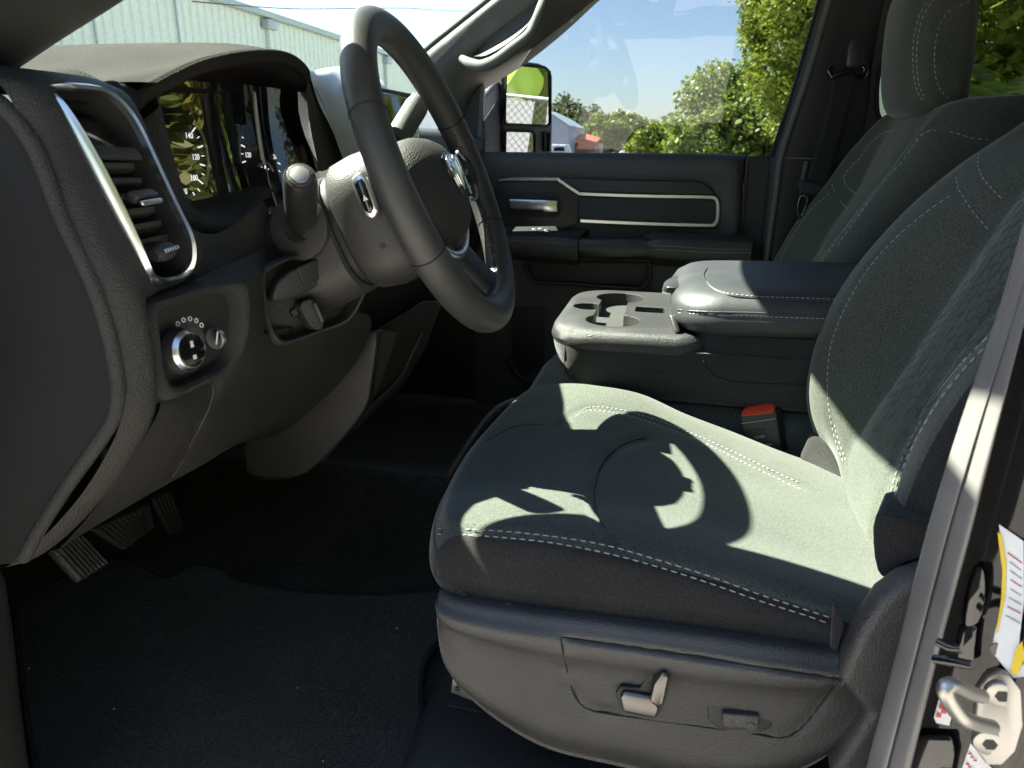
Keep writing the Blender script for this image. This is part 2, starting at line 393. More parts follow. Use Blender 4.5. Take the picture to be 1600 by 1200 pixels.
tube('window_seal', [(0.3004,1.985,2.0067),(0.2966,1.985,1.9536),(0.278,1.985,1.837),(0.2576,1.985,1.722),(0.2287,1.985,1.5998)], .010, 'rubber_black', cab, 8)
tube('door_seal', [(0.3297,1.955,2.0125),(0.3088,1.955,1.948),(0.291,1.955,1.8335),(0.2684,1.955,1.7205),(0.2459,1.955,1.6049),(0.2451,1.96,1.517),(0.2436,1.965,1.4046),(0.2437,1.97,1.2872)], .0075, 'pillar', cab, 8)
tube('trim_joint', [(0.2359,1.955,1.6002),(0.2738,1.945,1.5993),(0.3176,1.94,1.5985)], .0018, 'pillar', cab, 6)
tube('trim_joint', [(0.3598,1.945,1.5975),(0.3804,1.945,1.5963)], .0018, 'pillar', cab, 6)
# rear door wall beyond the pillar with its window opening
rw = []
RX0, RX1 = .36, 1.55
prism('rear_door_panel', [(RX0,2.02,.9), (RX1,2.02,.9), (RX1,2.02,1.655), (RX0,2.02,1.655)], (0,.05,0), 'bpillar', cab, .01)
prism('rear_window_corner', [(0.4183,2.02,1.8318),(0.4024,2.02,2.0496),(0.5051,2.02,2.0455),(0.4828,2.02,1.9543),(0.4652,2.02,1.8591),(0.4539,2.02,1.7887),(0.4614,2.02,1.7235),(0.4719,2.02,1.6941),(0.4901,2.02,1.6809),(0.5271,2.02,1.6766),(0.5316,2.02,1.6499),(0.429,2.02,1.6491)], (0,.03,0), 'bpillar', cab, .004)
tube('rear_window_seal', [(0.4816,2.015,1.9534),(0.4641,2.015,1.8585),(0.4527,2.015,1.7883),(0.4603,2.015,1.7233),(0.4705,2.015,1.6954),(0.4901,2.015,1.6822),(0.5284,2.015,1.6779),(0.6533,2.015,1.677)], .006, 'rubber_black', cab, 8)
prism('rear_door_glass', [(.40,2.045,1.64), (1.5,2.045,1.64), (1.4,2.0,2.08), (.50,2.0,2.08)], (0,.003,0), 'privacy', cab)
# rear bulkhead with back window
prism('back_panel', [(1.60,.45,.9), (1.60,2.05,.9), (1.60,2.05,1.6), (1.60,.45,1.6)], (.04,0,0), 'bpillar', cab, .01)
prism('back_window', [(1.62,.45,1.6), (1.62,2.05,1.6), (1.55,1.95,2.08), (1.55,.55,2.08)], (.004,0,0), 'privacy', cab)
# firewall and passenger side kick panel closing the footwell
sheet('firewall', [[(x,y,z) for y in (.45,.85,1.25,1.65,2.05)] for x, z in ((-1.14,1.68), (-1.20,1.3), (-1.22,1.05), (-1.17,.93), (-1.08,.85), (-1.0,.80))], 'carpet', cab, 3, 3)
prism('kick_panel', [(-1.15,2.03,.82), (-.50,2.03,.82), (-.50,2.03,1.6), (-1.15,2.03,1.66)], (0,.02,0), 'plastic_dark', cab, .004)
prism('cowl', [(-1.30,.45,1.60), (-.80,.45,1.60), (-1.12,1.25,1.60), (-.80,2.05,1.60), (-1.30,2.05,1.60)], (0,0,.03), 'plastic_dark', cab, .004)
# body side ahead of the open door and rear door behind it on the near side
prism('cowl_side', [(-1.30,.40,.55), (-.66,.40,.55), (-.625,.40,1.0), (-.62,.40,1.35), (-.66,.40,1.60), (-.80,.40,1.64), (-1.30,.40,1.60)], (0,.045,0), 'paint', cab, .01)
prism('rear_side_door', [(.36,.43,.70), (1.62,.43,.70), (1.62,.43,1.62), (.36,.43,1.62)], (0,.06,0), 'bpillar', cab, .015)
prism('rear_side_glass', [(.38,.47,1.60), (1.58,.47,1.60), (1.50,.54,2.09), (.42,.54,2.09)], (0,.004,0), 'privacy', cab)
# near centre pillar: painted door frame on the right edge, with weatherstrip
se_l = [(0.1981,0.475,1.6115),(0.1973,0.475,1.582),(0.1941,0.475,1.5222),(0.1878,0.475,1.4558),(0.1825,0.475,1.3764),(0.1803,0.475,1.2807),(0.1768,0.475,1.1691),(0.1748,0.475,1.0959)]
se_r = [(0.1999,0.455,1.612),(0.1996,0.455,1.584),(0.1977,0.455,1.5271),(0.1982,0.455,1.4727),(0.1982,0.455,1.3898),(0.1967,0.455,1.3062),(0.1971,0.455,1.1949),(0.1978,0.455,1.1265)]
se_l = [(.27,.56,2.09), (.235,.52,1.88)]+[(.212,.488,1.70)]+se_l+[(.170,.475,.95), (.165,.475,.80)]
se_r = [(.30,.54,2.09), (.262,.50,1.88)]+[(.236,.468,1.70)]+se_r+[(.190,.455,.95), (.186,.455,.80)]
ss = []
for a, b in zip(se_l, se_r):
    a = np.array(a); b = np.array(b); q = lambda t, o: a*(1-t)+b*t+(0,-o,0)
    ss.append([a+(.008,.010,0), q(0,.0), q(.12,.011), q(.30,.013), q(.40,.006), q(.46,.010), q(.68,.016), q(.9,.010), q(1,-.001), b+(.004,.02,0)])
wsx = sheet('weatherstrip', ss, 'rubber', cab, 5, 4)
jamb_c = []
for a in se_r:
    b = np.array(a)
    jamb_c.append([b+(-.004,.012,0), b+(.008,.006,0), b+(.020,-.004,0), b+(.030,-.012,0), b+(.036,-.022,0), b+(.041,-.024,0), b+(.060,-.022,0), b+(.10,-.024,0), b+(.16,-.03,0)])
jamb = sheet('door_jamb', jamb_c, 'paint', cab, 5, 5)
# ---------------------------------------------------------------- floor
fl = []
for x in (-1.12,-1.06,-.99,-.85,-.70,-.5,-.3,-.1,.4,1.5):
    row = []
    for y in (.47,.60,.75,.90,1.02,1.12,1.25,1.40,1.5,1.7,1.9,2.05):
        z = .862
        if x < -1.0: z += (-1.0-x)*.9
        hump = math.exp(-((y-1.25)/.17)**2)*.10
        row.append((x, y, z+hump+.004*math.sin(9*x+7*y)))
    fl.append(row)
carpet = sheet('floor_carpet', fl, 'carpet', None, 5, 5); tag(carpet, kind='structure')
matA = [(-1.0287,0.812,0.872),(-1.0244,0.8597,0.872),(-1.0149,0.906,0.872),(-0.9885,0.9528,0.872),(-0.9518,0.9749,0.872),(-0.9051,0.9599,0.872),(-0.8387,0.9382,0.872),(-0.8223,0.9842,0.872),(-0.7645,0.9874,0.872),(-0.7085,0.9614,0.872),(-0.5752,0.958,0.872),(-0.4422,0.9823,0.872),(-0.3459,1.0092,0.872),(-0.2991,0.926,0.872),(-0.316,0.8726,0.872),(-0.3162,0.8256,0.872),(-0.3043,0.7785,0.872),(-0.2874,0.7391,0.872),(-0.281,0.706,0.872),(-0.2713,0.6554,0.872),(-0.2702,0.5647,0.872),(-0.6255,0.4816,0.872),(-0.7269,0.5483,0.872),(-0.8549,0.6546,0.872)]
mt = prism('floor_mat', matA, (0,0,.007), 'mat', None, .003, smooth=3)
tag(mt, 'dark navy carpet floor mat lying in the driver footwell below the pedals', 'floor mat')
tube('mat_edge_binding', [tuple(np.array(p)+(0,0,.006)) for p in cr(matA, 3, True)], .0045, 'cloth_dark', mt, 6, True, 0)
def pile(name, x0, x1, y0, y1, step, zf, inside, mat, par, amp):
    nx, ny = int((x1-x0)/step), int((y1-y0)/step); rgp = np.random.default_rng(11)
    X, Y = np.meshgrid(np.linspace(x0, x1, nx), np.linspace(y0, y1, ny), indexing='ij')
    X = X+rgp.normal(size=X.shape)*step*.25; Y = Y+rgp.normal(size=X.shape)*step*.25
    wav = .6*np.sin(23*X+5*np.sin(9*Y))*np.sin(17*Y+3*X)
    Z = zf(X, Y)+rgp.random(X.shape)*amp+wav*.0012
    F = []
    ins = inside(X, Y)
    for i in range(nx-1):
        for j in range(ny-1):
            if ins[i,j] and ins[i+1,j+1]: F.append((i*ny+j, i*ny+j+1, (i+1)*ny+j+1, (i+1)*ny+j))
    return tag(pyd(name, np.stack([X,Y,Z], -1).reshape(-1,3), F, mat, par, 0, False), kind='stuff')
_mo = cr(matA, 3, True); _mc = _mo.mean(0)
def in_mat(X, Y):
    c = np.zeros(X.shape, bool); P_ = _mc+(_mo-_mc)*.985; n = len(P_)
    for i in range(n):
        ax, ay, bx2, by2 = P_[i][0], P_[i][1], P_[i-1][0], P_[i-1][1]
        k = ((ay > Y) != (by2 > Y)) & (X < (bx2-ax)*(Y-ay)/(by2-ay+1e-12)+ax); c ^= k
    return c
pile('mat_pile', -1.06, -.22, .45, 1.05, .0042, lambda X, Y: .8785+0*X, in_mat, 'mat', mt, .0018)
pile('carpet_pile', -1.0, -.25, .48, 1.45, .0055, lambda X, Y: .8605+.10*np.exp(-((Y-1.25)/.17)**2)+.004*np.sin(9*X+7*Y), lambda X, Y: ~in_mat(X, Y), 'carpet', carpet, .0024)
# little crumbs and lint on the carpet
for i, p in enumerate([(-0.3846,0.8971,0.882),(-0.8495,1.0675,0.882),(-0.8773,0.6845,0.882),(-0.698,0.6455,0.882),(-0.4735,0.7399,0.882),(-0.3785,0.6306,0.882)]):
    s = .0016 if i < 4 else .0009
    o = disc('lint_speck', p, (0,0,1), s, .001, 'white', mt, seg=7)
# seat riser shelf
RZ = .955
ris = []
for x, z in ((-.285,.862), (-.272,.90), (-.262,.935), (-.245,RZ-.002), (-.20,RZ), (-.10,RZ), (.2,RZ), (.6,RZ)):
    ris.append([(x+.0, .44, z-.10), (x, .475, z-.035 if z > .9 else z), (x,.50, z-.012), (x, .53, z), (x,.57,z-.010), (x,.61,z-.004), (x, .70, z), (x, .9, z), (x,1.12, z), (x,1.14,.86)])
seatriser = sheet('seat_riser_cover', ris, 'plastic', None, 5, 4)
tag(seatriser, 'black plastic sill and riser cover beneath the front edge of the driver seat', 'sill trim')

# ---------------------------------------------------------------- dashboard
dash = thing('dashboard', (-.7, 1.25, 1.2), 'black dashboard with hooded instrument cluster and tall silver framed air vent', 'dashboard')
prof = [(-.72,1.670), (-.60,1.676), (-.525,1.676), (-.488,1.668), (-.466,1.652), (-.447,1.60), (-.432,1.56), (-.418,1.522), (-.411,1.475), (-.412,1.43), (-.425,1.39), (-.478,1.322), (-.556,1.252), (-.60,1.235), (-.70,1.24)]
rowsd = []
for y, ox, lo in ((.462,.014,0), (.472,.004,0), (.484,0,.0), (.497,0,.012), (.512,0,.034), (.53,0,.042), (.555,0,.045), (.575,.003,.045), (.590,.014,.045), (.604,.045,.045)):
    rowsd.append([(x-ox-lo*float(np.interp(z, [1.25,1.36,1.49,1.512], [.3,.8,1,0])), y, z) for x, z in prof])
SH = dense(rowsd, 8, 16)
VENT = [(-0.4784,0.494,1.6562),(-0.4755,0.5,1.6589),(-0.4702,0.512,1.6597),(-0.4684,0.535,1.6595),(-0.4649,0.548,1.6539),(-0.4611,0.556,1.6443),(-0.4557,0.56,1.6301),(-0.4466,0.563,1.6013),(-0.4356,0.565,1.569),(-0.4251,0.566,1.5413),(-0.4238,0.566,1.5243),(-0.4262,0.563,1.5119),(-0.4313,0.556,1.5047),(-0.4337,0.54,1.5039),(-0.4258,0.518,1.5093),(-0.4211,0.506,1.5169),(-0.4201,0.5,1.5299),(-0.426,0.497,1.5556),(-0.4337,0.495,1.5803),(-0.4432,0.494,1.6043),(-0.4555,0.493,1.63),(-0.4668,0.493,1.647)]
POD = [(-0.4349,0.512,1.4801),(-0.4345,0.52,1.4896),(-0.4293,0.535,1.4914),(-0.4203,0.585,1.4943),(-0.4097,0.612,1.4925),(-0.4091,0.622,1.4806),(-0.4125,0.625,1.4511),(-0.4207,0.622,1.4212),(-0.4288,0.606,1.4015),(-0.4374,0.56,1.3969),(-0.4368,0.53,1.3982),(-0.4382,0.518,1.4065),(-0.4371,0.512,1.4236),(-0.4354,0.51,1.4534)]
def scaled(p, k): c = np.mean(p, 0); return [c+(np.array(q)-c)*k for q in p]
VENTH, PODH = scaled(VENT, 1.0), scaled(POD, .86)
def inpoly(y, z, poly):
    c = False; n = len(poly)
    for i in range(n):
        y0, z0, y1, z1 = poly[i][1], poly[i][2], poly[i-1][1], poly[i-1][2]
        if (z0 > z) != (z1 > z) and y < (y1-y0)*(z-z0)/(z1-z0)+y0: c = not c
    return c
def keep(f):
    m = np.mean([SH.reshape(-1,3)[k] for k in f], 0)
    return m[0] < -.55 or not (inpoly(m[1], m[2], VENTH) or inpoly(m[1], m[2], PODH))
shell = pyd('dash_end_shell', SH.reshape(-1,3), [f for f in gfaces(SH.shape[0], SH.shape[1]) if keep(f)], 'plastic_soft', dash, 60)
# end cap that faces the open door, with its raised bead
capo = [(-0.5244,0.466,1.6559),(-0.4923,0.466,1.6469),(-0.4726,0.466,1.6239),(-0.4638,0.466,1.6013),(-0.4568,0.466,1.5697),(-0.4462,0.466,1.5387),(-0.4373,0.466,1.5117),(-0.4316,0.466,1.476),(-0.4311,0.466,1.4385),(-0.4358,0.466,1.4171),(-0.4439,0.466,1.401),(-0.4695,0.466,1.371),(-0.4992,0.466,1.3385),(-0.5364,0.466,1.2944),(-0.5691,0.466,1.2522),(-0.5879,0.466,1.2439),(-0.6468,0.466,1.2323),(-0.6767,0.466,1.284)]
ca = np.array(capo); cc = np.array([-.56,.466,1.45])
cap = prism('end_cap', ca, (0,-.007,0), 'end_cap', dash, .002, smooth=3)
tube('end_cap_bead', [tuple(np.array(p)+(.003,-.004,.0)) for p in ca[:15]], .0062, 'plastic_soft', dash, 10)
edge = [(-0.4828,0.468,1.6653),(-0.4678,0.468,1.6514),(-0.4553,0.468,1.6338),(-0.4446,0.468,1.607),(-0.4332,0.468,1.5678),(-0.4215,0.468,1.5271),(-0.4139,0.468,1.4973),(-0.4119,0.468,1.4636),(-0.4142,0.468,1.4283),(-0.4225,0.468,1.4023),(-0.4377,0.468,1.3806),(-0.4759,0.468,1.3329),(-0.5153,0.468,1.2896),(-0.5544,0.468,1.2504)]
# air vent
vf = VENT
vf = np.array(vf); vc = vf.mean(0)
vn = np.array([.93,-.05,.36]); vn /= np.linalg.norm(vn)
VF = cr(vf, 3, True); NV = len(VF)
def shrink(k, h): return [tuple(vc+(p-vc)*np.array([k, 1-(1-k)*2.1, k])+vn*h) for p in VF]
vrings = [shrink(1.05,-.006), shrink(1.04,.003), shrink(1.01,.0062), shrink(.975,.005), shrink(.965,-.004)]
ventf = pyd('air_vent', np.array(vrings).reshape(-1,3), gfaces(5, NV, False, True), 'satin', dash, 50)
vin = [shrink(.966,-.001), shrink(.955,-.008), shrink(.94,-.045)]
vb = pyd('vent_housing', np.array(vin).reshape(-1,3), gfaces(3, NV, False, True)+[tuple(2*NV+k for k in range(NV))], 'plastic_dark', ventf, 50)
def ventpt(t, s, h):
    """t down the vent 0..1, s across -1 near..1 far, h out of the face"""
    a = np.array((-0.4762,0.497,1.6532)); b = np.array((-0.4166,0.506,1.515)); c = np.array((-0.4668,0.552,1.6491)); d = np.array((-0.426,0.562,1.5167))
    l = a+(b-a)*t; r_ = c+(d-c)*t
    return l+(r_-l)*(s+1)/2+vn*h
for i, t in enumerate((.37,.46,.55,.64,.73,.82)):
    q = [ventpt(t,-.86,-.004), ventpt(t,.86,-.004), ventpt(t+.055,.86,-.030), ventpt(t+.055,-.86,-.030)]
    prism('vent_slat', q, vn*.0+np.array([0,0,.0050]), 'plastic_grey', ventf, .0015)
prism('vent_crossbar', [ventpt(.26,-.9,-.002), ventpt(.26,.9,-.002), ventpt(.345,.9,.001), ventpt(.345,-.9,.001)], vn*.007, 'plastic', ventf, .003)
prism('vent_upper_blank', [ventpt(.04,-.8,-.02), ventpt(.05,.75,-.02), ventpt(.27,.85,-.008), ventpt(.26,-.85,-.008)], vn*.006, 'gloss', ventf, .003)
kn = prism('vent_slide_knob', [ventpt(.555,-.55,.000), ventpt(.545,.5,.000), ventpt(.60,.55,.006), ventpt(.61,-.5,.006)], vn*.008+np.array([0,0,.004]), 'plastic_grey', ventf, .0025)
prism('knob_face', [ventpt(.603,-.48,.0105), ventpt(.594,.52,.0105), ventpt(.625,.55,.0105), ventpt(.634,-.45,.0105)], vn*.005, 'satin', kn, .0018)
wl = tube('vent_thumb_wheel', [ventpt(.897,-.60,.002), ventpt(.893,-.25,.004), ventpt(.889,.1,.004), ventpt(.886,.42,.002)], [.005,.0078,.0078,.005], 'plastic_grey', ventf, 14)
for k in range(6):
    s = -.42+.14*k; tube('wheel_rib', [ventpt(.884-.011*s*.4,s,.0125), ventpt(.905-.011*s*.4,s,.0125)], .0008, 'satin', wl, 6, smooth=0)
# headlight switch pod
ptop = POD
pt = np.array(ptop); PT = cr(pt, 3, True); pc = PT.mean(0); pn = np.array([.97,-.12,.12]); pn /= np.linalg.norm(pn)
def pod(k, h): return [tuple(pc+(p-pc)*k+pn*h) for p in PT]
podr = [pod(1.10,-.018), pod(1.04,-.004), pod(.98,.006), pod(.90,.0075), pod(.82,.004), pod(.76,-.010)]
podo = pyd('headlight_switch_pod', np.array(podr).reshape(-1,3), gfaces(6, len(PT), False, True), 'plastic_soft', dash, 60)
plate = pyd('switch_plate', pod(.78,-.009), [tuple(range(len(PT)))], 'plastic_smooth', podo, 40)
kc = np.array((-0.4269,0.541,1.4409)); 
k1 = disc('headlight_knob', kc-pn*.004, pn, .0215, .013, 'plastic_dark', podo, .002, r2=.0190)
disc('knob_ring', kc+pn*.0075, pn, .0192, .004, 'satin', k1, .0015, r2=.0168)
disc('knob_cap', kc+pn*.0105, pn, .0150, .0022, 'gloss', k1, .001)
cy_ = np.cross(pn, (0,0,1.)); cy_ /= np.linalg.norm(cy_); cz_ = np.cross(cy_, pn)
box('knob_icon', kc+pn*.0129+cz_*.006, (.0006,.006,.0035), 'white', k1, .0002, frame3(pn, cz_))
box('knob_icon', kc+pn*.0129-cz_*.006, (.0006,.004,.004), 'white', k1, .0002, frame3(pn, cz_))
for i, q in enumerate([(-0.4329,0.546,1.4644),(-0.4279,0.548,1.4678),(-0.4234,0.551,1.4686),(-0.4193,0.554,1.4664),(-0.4161,0.556,1.4619)]):
    tube('switch_mark', [tuple(np.array(q)+pn*.0015+cz_*.002*math.cos(a)+cy_*.002*math.sin(a)) for a in (0,1.2,2.4,3.6,4.8)], .0005, 'white', podo, 5, True, 2)
tube('switch_mark', [(-0.4302,0.532,1.4444),(-0.4301,0.532,1.4408)], .0008, 'white', podo, 5, smooth=0)
dw = disc('dimmer_wheel', np.array((-0.4136,0.585,1.4432))-pn*.0065+cy_*.002, cy_, .0105, .0040, 'satin', podo, .001, 24)
tube('dimmer_scale', [(-0.415,0.574,1.439),(-0.4126,0.575,1.4514)], .0007, 'white', podo, 5, smooth=0)
# lower knee panel, seams included
KPW = [[(-0.4451,0.515,1.4099),(-0.4421,0.52,1.3926),(-0.4734,0.52,1.3488),(-0.5194,0.52,1.2931),(-0.6036,0.54,1.2161),(-0.7956,0.7,1.0844)], [(-0.4445,0.6,1.3953),(-0.4493,0.59,1.3639),(-0.4696,0.59,1.3267),(-0.5138,0.6,1.2789),(-0.5719,0.62,1.2321),(-0.7254,0.75,1.1365)], [(-0.4309,0.64,1.4191),(-0.4397,0.66,1.3878),(-0.4655,0.67,1.3256),(-0.5038,0.68,1.2735),(-0.5631,0.7,1.2324),(-0.6939,0.82,1.1517)], [(-0.437,0.7,1.4176),(-0.4411,0.73,1.3904),(-0.4675,0.75,1.3295),(-0.5131,0.77,1.2702),(-0.5769,0.8,1.2189),(-0.684,0.9,1.1595)], [(-0.4259,0.8,1.4101),(-0.4255,0.84,1.3837),(-0.4482,0.86,1.3364),(-0.5038,0.89,1.2697),(-0.5915,0.92,1.1967),(-0.6821,1,1.1347)], [(-0.4196,0.9,1.4013),(-0.428,0.96,1.3733),(-0.4452,0.97,1.3301),(-0.5022,0.99,1.2572),(-0.6061,1.02,1.1639),(-0.6707,1.08,1.1027)]]
KA = dense(KPW, 8, 8)
kb = bvh_grid(KA)
for rl in ([(-0.5674,0.7677,-0.2979),(-0.5676,0.7604,-0.3157),(-0.5726,0.747,-0.3378),(-0.5804,0.7292,-0.3625),(-0.5862,0.7138,-0.3832),(-0.5922,0.6997,-0.3996)], [(-0.6148,0.7239,-0.3131),(-0.6208,0.7116,-0.3289),(-0.6263,0.6986,-0.3459),(-0.633,0.6842,-0.3622)]):
    pth = onto(kb, rl)
    if len(pth) > 2: KA = groove(KA, cr(pth, 3), .004, .0035, (1,-.3,0))
knee = sheet('knee_panel', None, 'plastic', dash, A=KA)
for rl in ([(-0.5674,0.7677,-0.2979),(-0.5676,0.7604,-0.3157),(-0.5726,0.747,-0.3378),(-0.5804,0.7292,-0.3625),(-0.5862,0.7138,-0.3832),(-0.5922,0.6997,-0.3996)],):
    pth = onto(bvh_grid(KA), rl, .0004)
    if len(pth) > 2: tube('panel_seam', pth, .0011, 'plastic_grey', knee, 6)
pth = onto(bvh_grid(KA), [(-0.6224,0.708,-0.3337)], .001)
if len(pth): disc('white_speck', pth[0], (1,-.3,0), .0022, .001, 'white', knee, seg=8)
for k, rl in enumerate([(-0.4483,0.8533,-0.2663),(-0.447,0.855,-0.263),(-0.4457,0.8567,-0.2598),(-0.4493,0.8541,-0.262),(-0.4474,0.8568,-0.2563),(-0.4445,0.8588,-0.2548)]):
    h = onto(bvh_grid(KA), [rl], .0004)
    if len(h): disc('vent_pinhole', h[0], (.8,-.5,.2), .0012, .0006, 'plastic_dark', knee, seg=8)
# shelf under the switch pod joining pod, column and cluster bezel
jo = [[(-0.433,0.575,1.4978),(-0.4464,0.64,1.5002),(-0.4548,0.7,1.5031),(-0.4626,0.76,1.5093)], [(-0.4131,0.625,1.4869),(-0.4234,0.66,1.4935),(-0.4367,0.7,1.4913),(-0.4563,0.76,1.4909)], [(-0.415,0.63,1.4498),(-0.4258,0.67,1.4609),(-0.4416,0.71,1.4666),(-0.4558,0.77,1.4703)], [(-0.4327,0.64,1.405),(-0.4396,0.69,1.4125),(-0.4495,0.72,1.4118),(-0.4552,0.77,1.3909)]]
sheet('cluster_apron', [[(-0.465,0.6,1.5762),(-0.4647,0.615,1.5485),(-0.467,0.655,1.5311),(-0.4663,0.7,1.5358),(-0.4668,0.765,1.5584)], [(-0.4501,0.595,1.5478),(-0.4469,0.605,1.5259),(-0.4592,0.65,1.5099),(-0.4641,0.705,1.5174),(-0.4625,0.77,1.5341)], [(-0.4363,0.58,1.5088),(-0.4426,0.6,1.498),(-0.45,0.645,1.4979),(-0.4582,0.705,1.5008),(-0.4619,0.77,1.5081)]], 'plastic_soft', dash, 5, 5)
sheet('dash_lower_face', jo, 'plastic_soft', dash, 5, 5)
# instrument hood
sheet('dash_top_pad', [[(x,y,1.672+.006*(y > .6)-.02*(x < -1.1)) for y in (.455,.52,.60,.68,.76,.84)] for x in (-.53,-.62,-.75,-.9,-1.05,-1.18)], 'dash_pad', dash, 3, 3)
lip = np.array([(-.505,.606,1.640), (-.500,.625,1.662), (-.492,.668,1.6835), (-.486,.72,1.702), (-.480,.80,1.7185), (-.480,.873,1.7235), (-.484,.925,1.712), (-.495,.957,1.690), (-.510,.965,1.660), (-.525,.965,1.625)])
lip = np.array(CAM)+(lip-np.array(CAM))*1.08
def back(dx, f, g):
    out = []
    for i, p in enumerate(lip):
        crown = 1.676+.076*math.exp(-((p[1]-.94)/.14)**2)
        z = p[2]*(1-f)+crown*f
        out.append((p[0]-dx, p[1]+g*(p[1]-.86), z))
    return out
hood_rows = [[tuple(p+(.000,0,-.010)) for p in lip], [tuple(p+(.004,0,-.004)) for p in lip], [tuple(p+(.002,0,.003)) for p in lip], [tuple(q) for q in back(.012,.10,.01)], [tuple(np.array(q)+(0,0,.002)) for q in back(.045,.45,.05)], back(.10,.85,.10), back(.20,.97,.16), back(.34,1.0,.22), back(.52,1.0,.25)]
hr_ = np.array([list(map(tuple, r_)) for r_ in hood_rows])
hr_[5:, -2:, 2] = np.maximum(hr_[5:, -2:, 2], 1.68)
hood = sheet('instrument_hood', hr_, 'dash_pad', dash, 5, 5)
tube('hood_lip', [tuple(p+(-.004,0,-.004)) for p in lip], .0085, 'dash_pad', hood, 10)
fl_ = []
for i in range(2, 9):
    a, b = hr_[i,1], hr_[i,0]
    fl_.append([tuple(a), tuple((a[0]+.012, .632, 1.686 if i > 3 else a[2]*.5+.84)), tuple((a[0]+.020, .600, 1.677 if i > 3 else a[2]*.3+.70*1.672)), tuple((a[0]+.025, .555, 1.671)), tuple((a[0]+.03, .50, 1.662))])
fl_.insert(0, [tuple(lip[1]+np.array([.006,-.004,-.012])), (-.512,.632,1.652), (-.492,.600,1.652), (-.481,.555,1.650), (-.474,.50,1.648)])
sheet('hood_flank', fl_, 'dash_pad', hood, 4, 4)
inner = [[tuple(p+(.000,0,-.010)) for p in lip], [tuple((p-(0,.85,1.60))*(1,.96,.90)+(0,.85,1.60)+np.array((-.02,0,0))) for p in lip], [tuple((p-(0,.85,1.60))*(1,.90,.74)+(0,.85,1.60)+np.array((-.10,0,0))) for p in lip]]
sheet('hood_underside', inner, 'plastic_dark', hood, 4, 5)
# cluster bezel: rounded lip below and left of the dials
bl = [(-0.53,0.6763,1.6526),(-0.524,0.6726,1.6402),(-0.515,0.6655,1.6125),(-0.509,0.6647,1.5812),(-0.505,0.669,1.5553),(-0.502,0.6812,1.5378),(-0.502,0.7081,1.5275),(-0.505,0.749,1.5282),(-0.511,0.7962,1.5394),(-0.522,0.8534,1.5561),(-0.541,0.9291,1.5649)]
b0 = np.array(bl); cl = np.array((-.5,.84,1.64))
bz = [[tuple(p+(-.050,-.075,-.012)) for p in b0], [tuple(p+(-.016,-.018,-.016)) for p in b0], [tuple(p+(-.003,-.010,-.010)) for p in b0], [tuple(p+(.006,-.002,-.002)) for p in b0], [tuple(p+(.004,.008,.006)) for p in b0], [tuple(p+(-.010,.018,.014)) for p in b0], [tuple(p+(-.040,.030,.022)) for p in b0], [tuple(p+(-.090,.055,.026)) for p in b0]]
sheet('cluster_bezel', bz, 'plastic_soft', dash, 5, 5)
sheet('cluster_surround', [[(-0.648,1.069,1.6899),(-0.594,1.0507,1.6886),(-0.54,1.0258,1.6955),(-0.535,1.0304,1.6871)], [(-0.648,1.0768,1.6339),(-0.605,1.061,1.6386),(-0.551,1.022,1.6426),(-0.54,1.0239,1.6382)], [(-0.637,1.1073,1.5849),(-0.605,1.0929,1.5956),(-0.562,1.0512,1.6015),(-0.545,1.0426,1.5971)], [(-0.626,1.0994,1.5347),(-0.605,1.0974,1.5496),(-0.562,1.053,1.5634),(-0.54,1.0475,1.5593)]], 'plastic', dash, 5, 5)
# dials behind a curved lens
clus = prism('instrument_cluster', [(-.652,.75,1.52), (-.652,1.13,1.52), (-.652,1.13,1.700), (-.652,1.06,1.716), (-.652,.96,1.722), (-.652,.88,1.712), (-.652,.82,1.695), (-.652,.75,1.674)], (-.01,0,0), 'plastic_dark', dash)
for (cyy, czz, rr, a0, a1, nn) in ((.858,1.602,.066,-215,35,23), (1.072,1.602,.058,-40,215,21), (1.075,1.566,.021,20,200,7)):
    ring = [(-.648, cyy+(rr+.006)*math.cos(math.radians(a)), czz+(rr+.006)*math.sin(math.radians(a))) for a in np.linspace(a0, a1, 30)]
    dial = tube('dial_ring', ring, .0022, 'satin', clus, 8, smooth=0)
    for k, a in enumerate(np.linspace(a0, a1, nn)):
        a = math.radians(a); l = .010 if k%2 == 0 else .006
        tube('dial_tick', [(-.6495, cyy+rr*math.cos(a), czz+rr*math.sin(a)), (-.6495, cyy+(rr-l)*math.cos(a), czz+(rr-l)*math.sin(a))], .0011 if k%2 == 0 else .0007, 'glow_white', dial, 4, smooth=0)
    if rr > .05:
        for k, a in enumerate(np.linspace(a0, a1, 8)):
            a = math.radians(a)
            text('dial_number', str(20*k), .011, 'glow_white', (-.6495, cyy+(rr-.019)*math.cos(a), czz+(rr-.019)*math.sin(a)), (0,1,0), (0,0,1), dial)
for k in range(3): box('red_warning_bar', (-.648, 1.030+.0075*k, 1.572), (.001,.004,.022), 'glow_red', clus, .0003)
LN = []
for i in range(7):
    t = i/6; row = []
    for y, x in ((.69,-.668), (.745,-.617), (.79,-.572), (.83,-.534), (.87,-.508), (.93,-.502), (1.10,-.502)):
        row.append((x-.010+.010*(2*t-1)**2-.030*t, y, 1.520+.170*t))
    LN.append(row)
sheet('cluster_lens', LN, 'lens', dash, 4, 4)
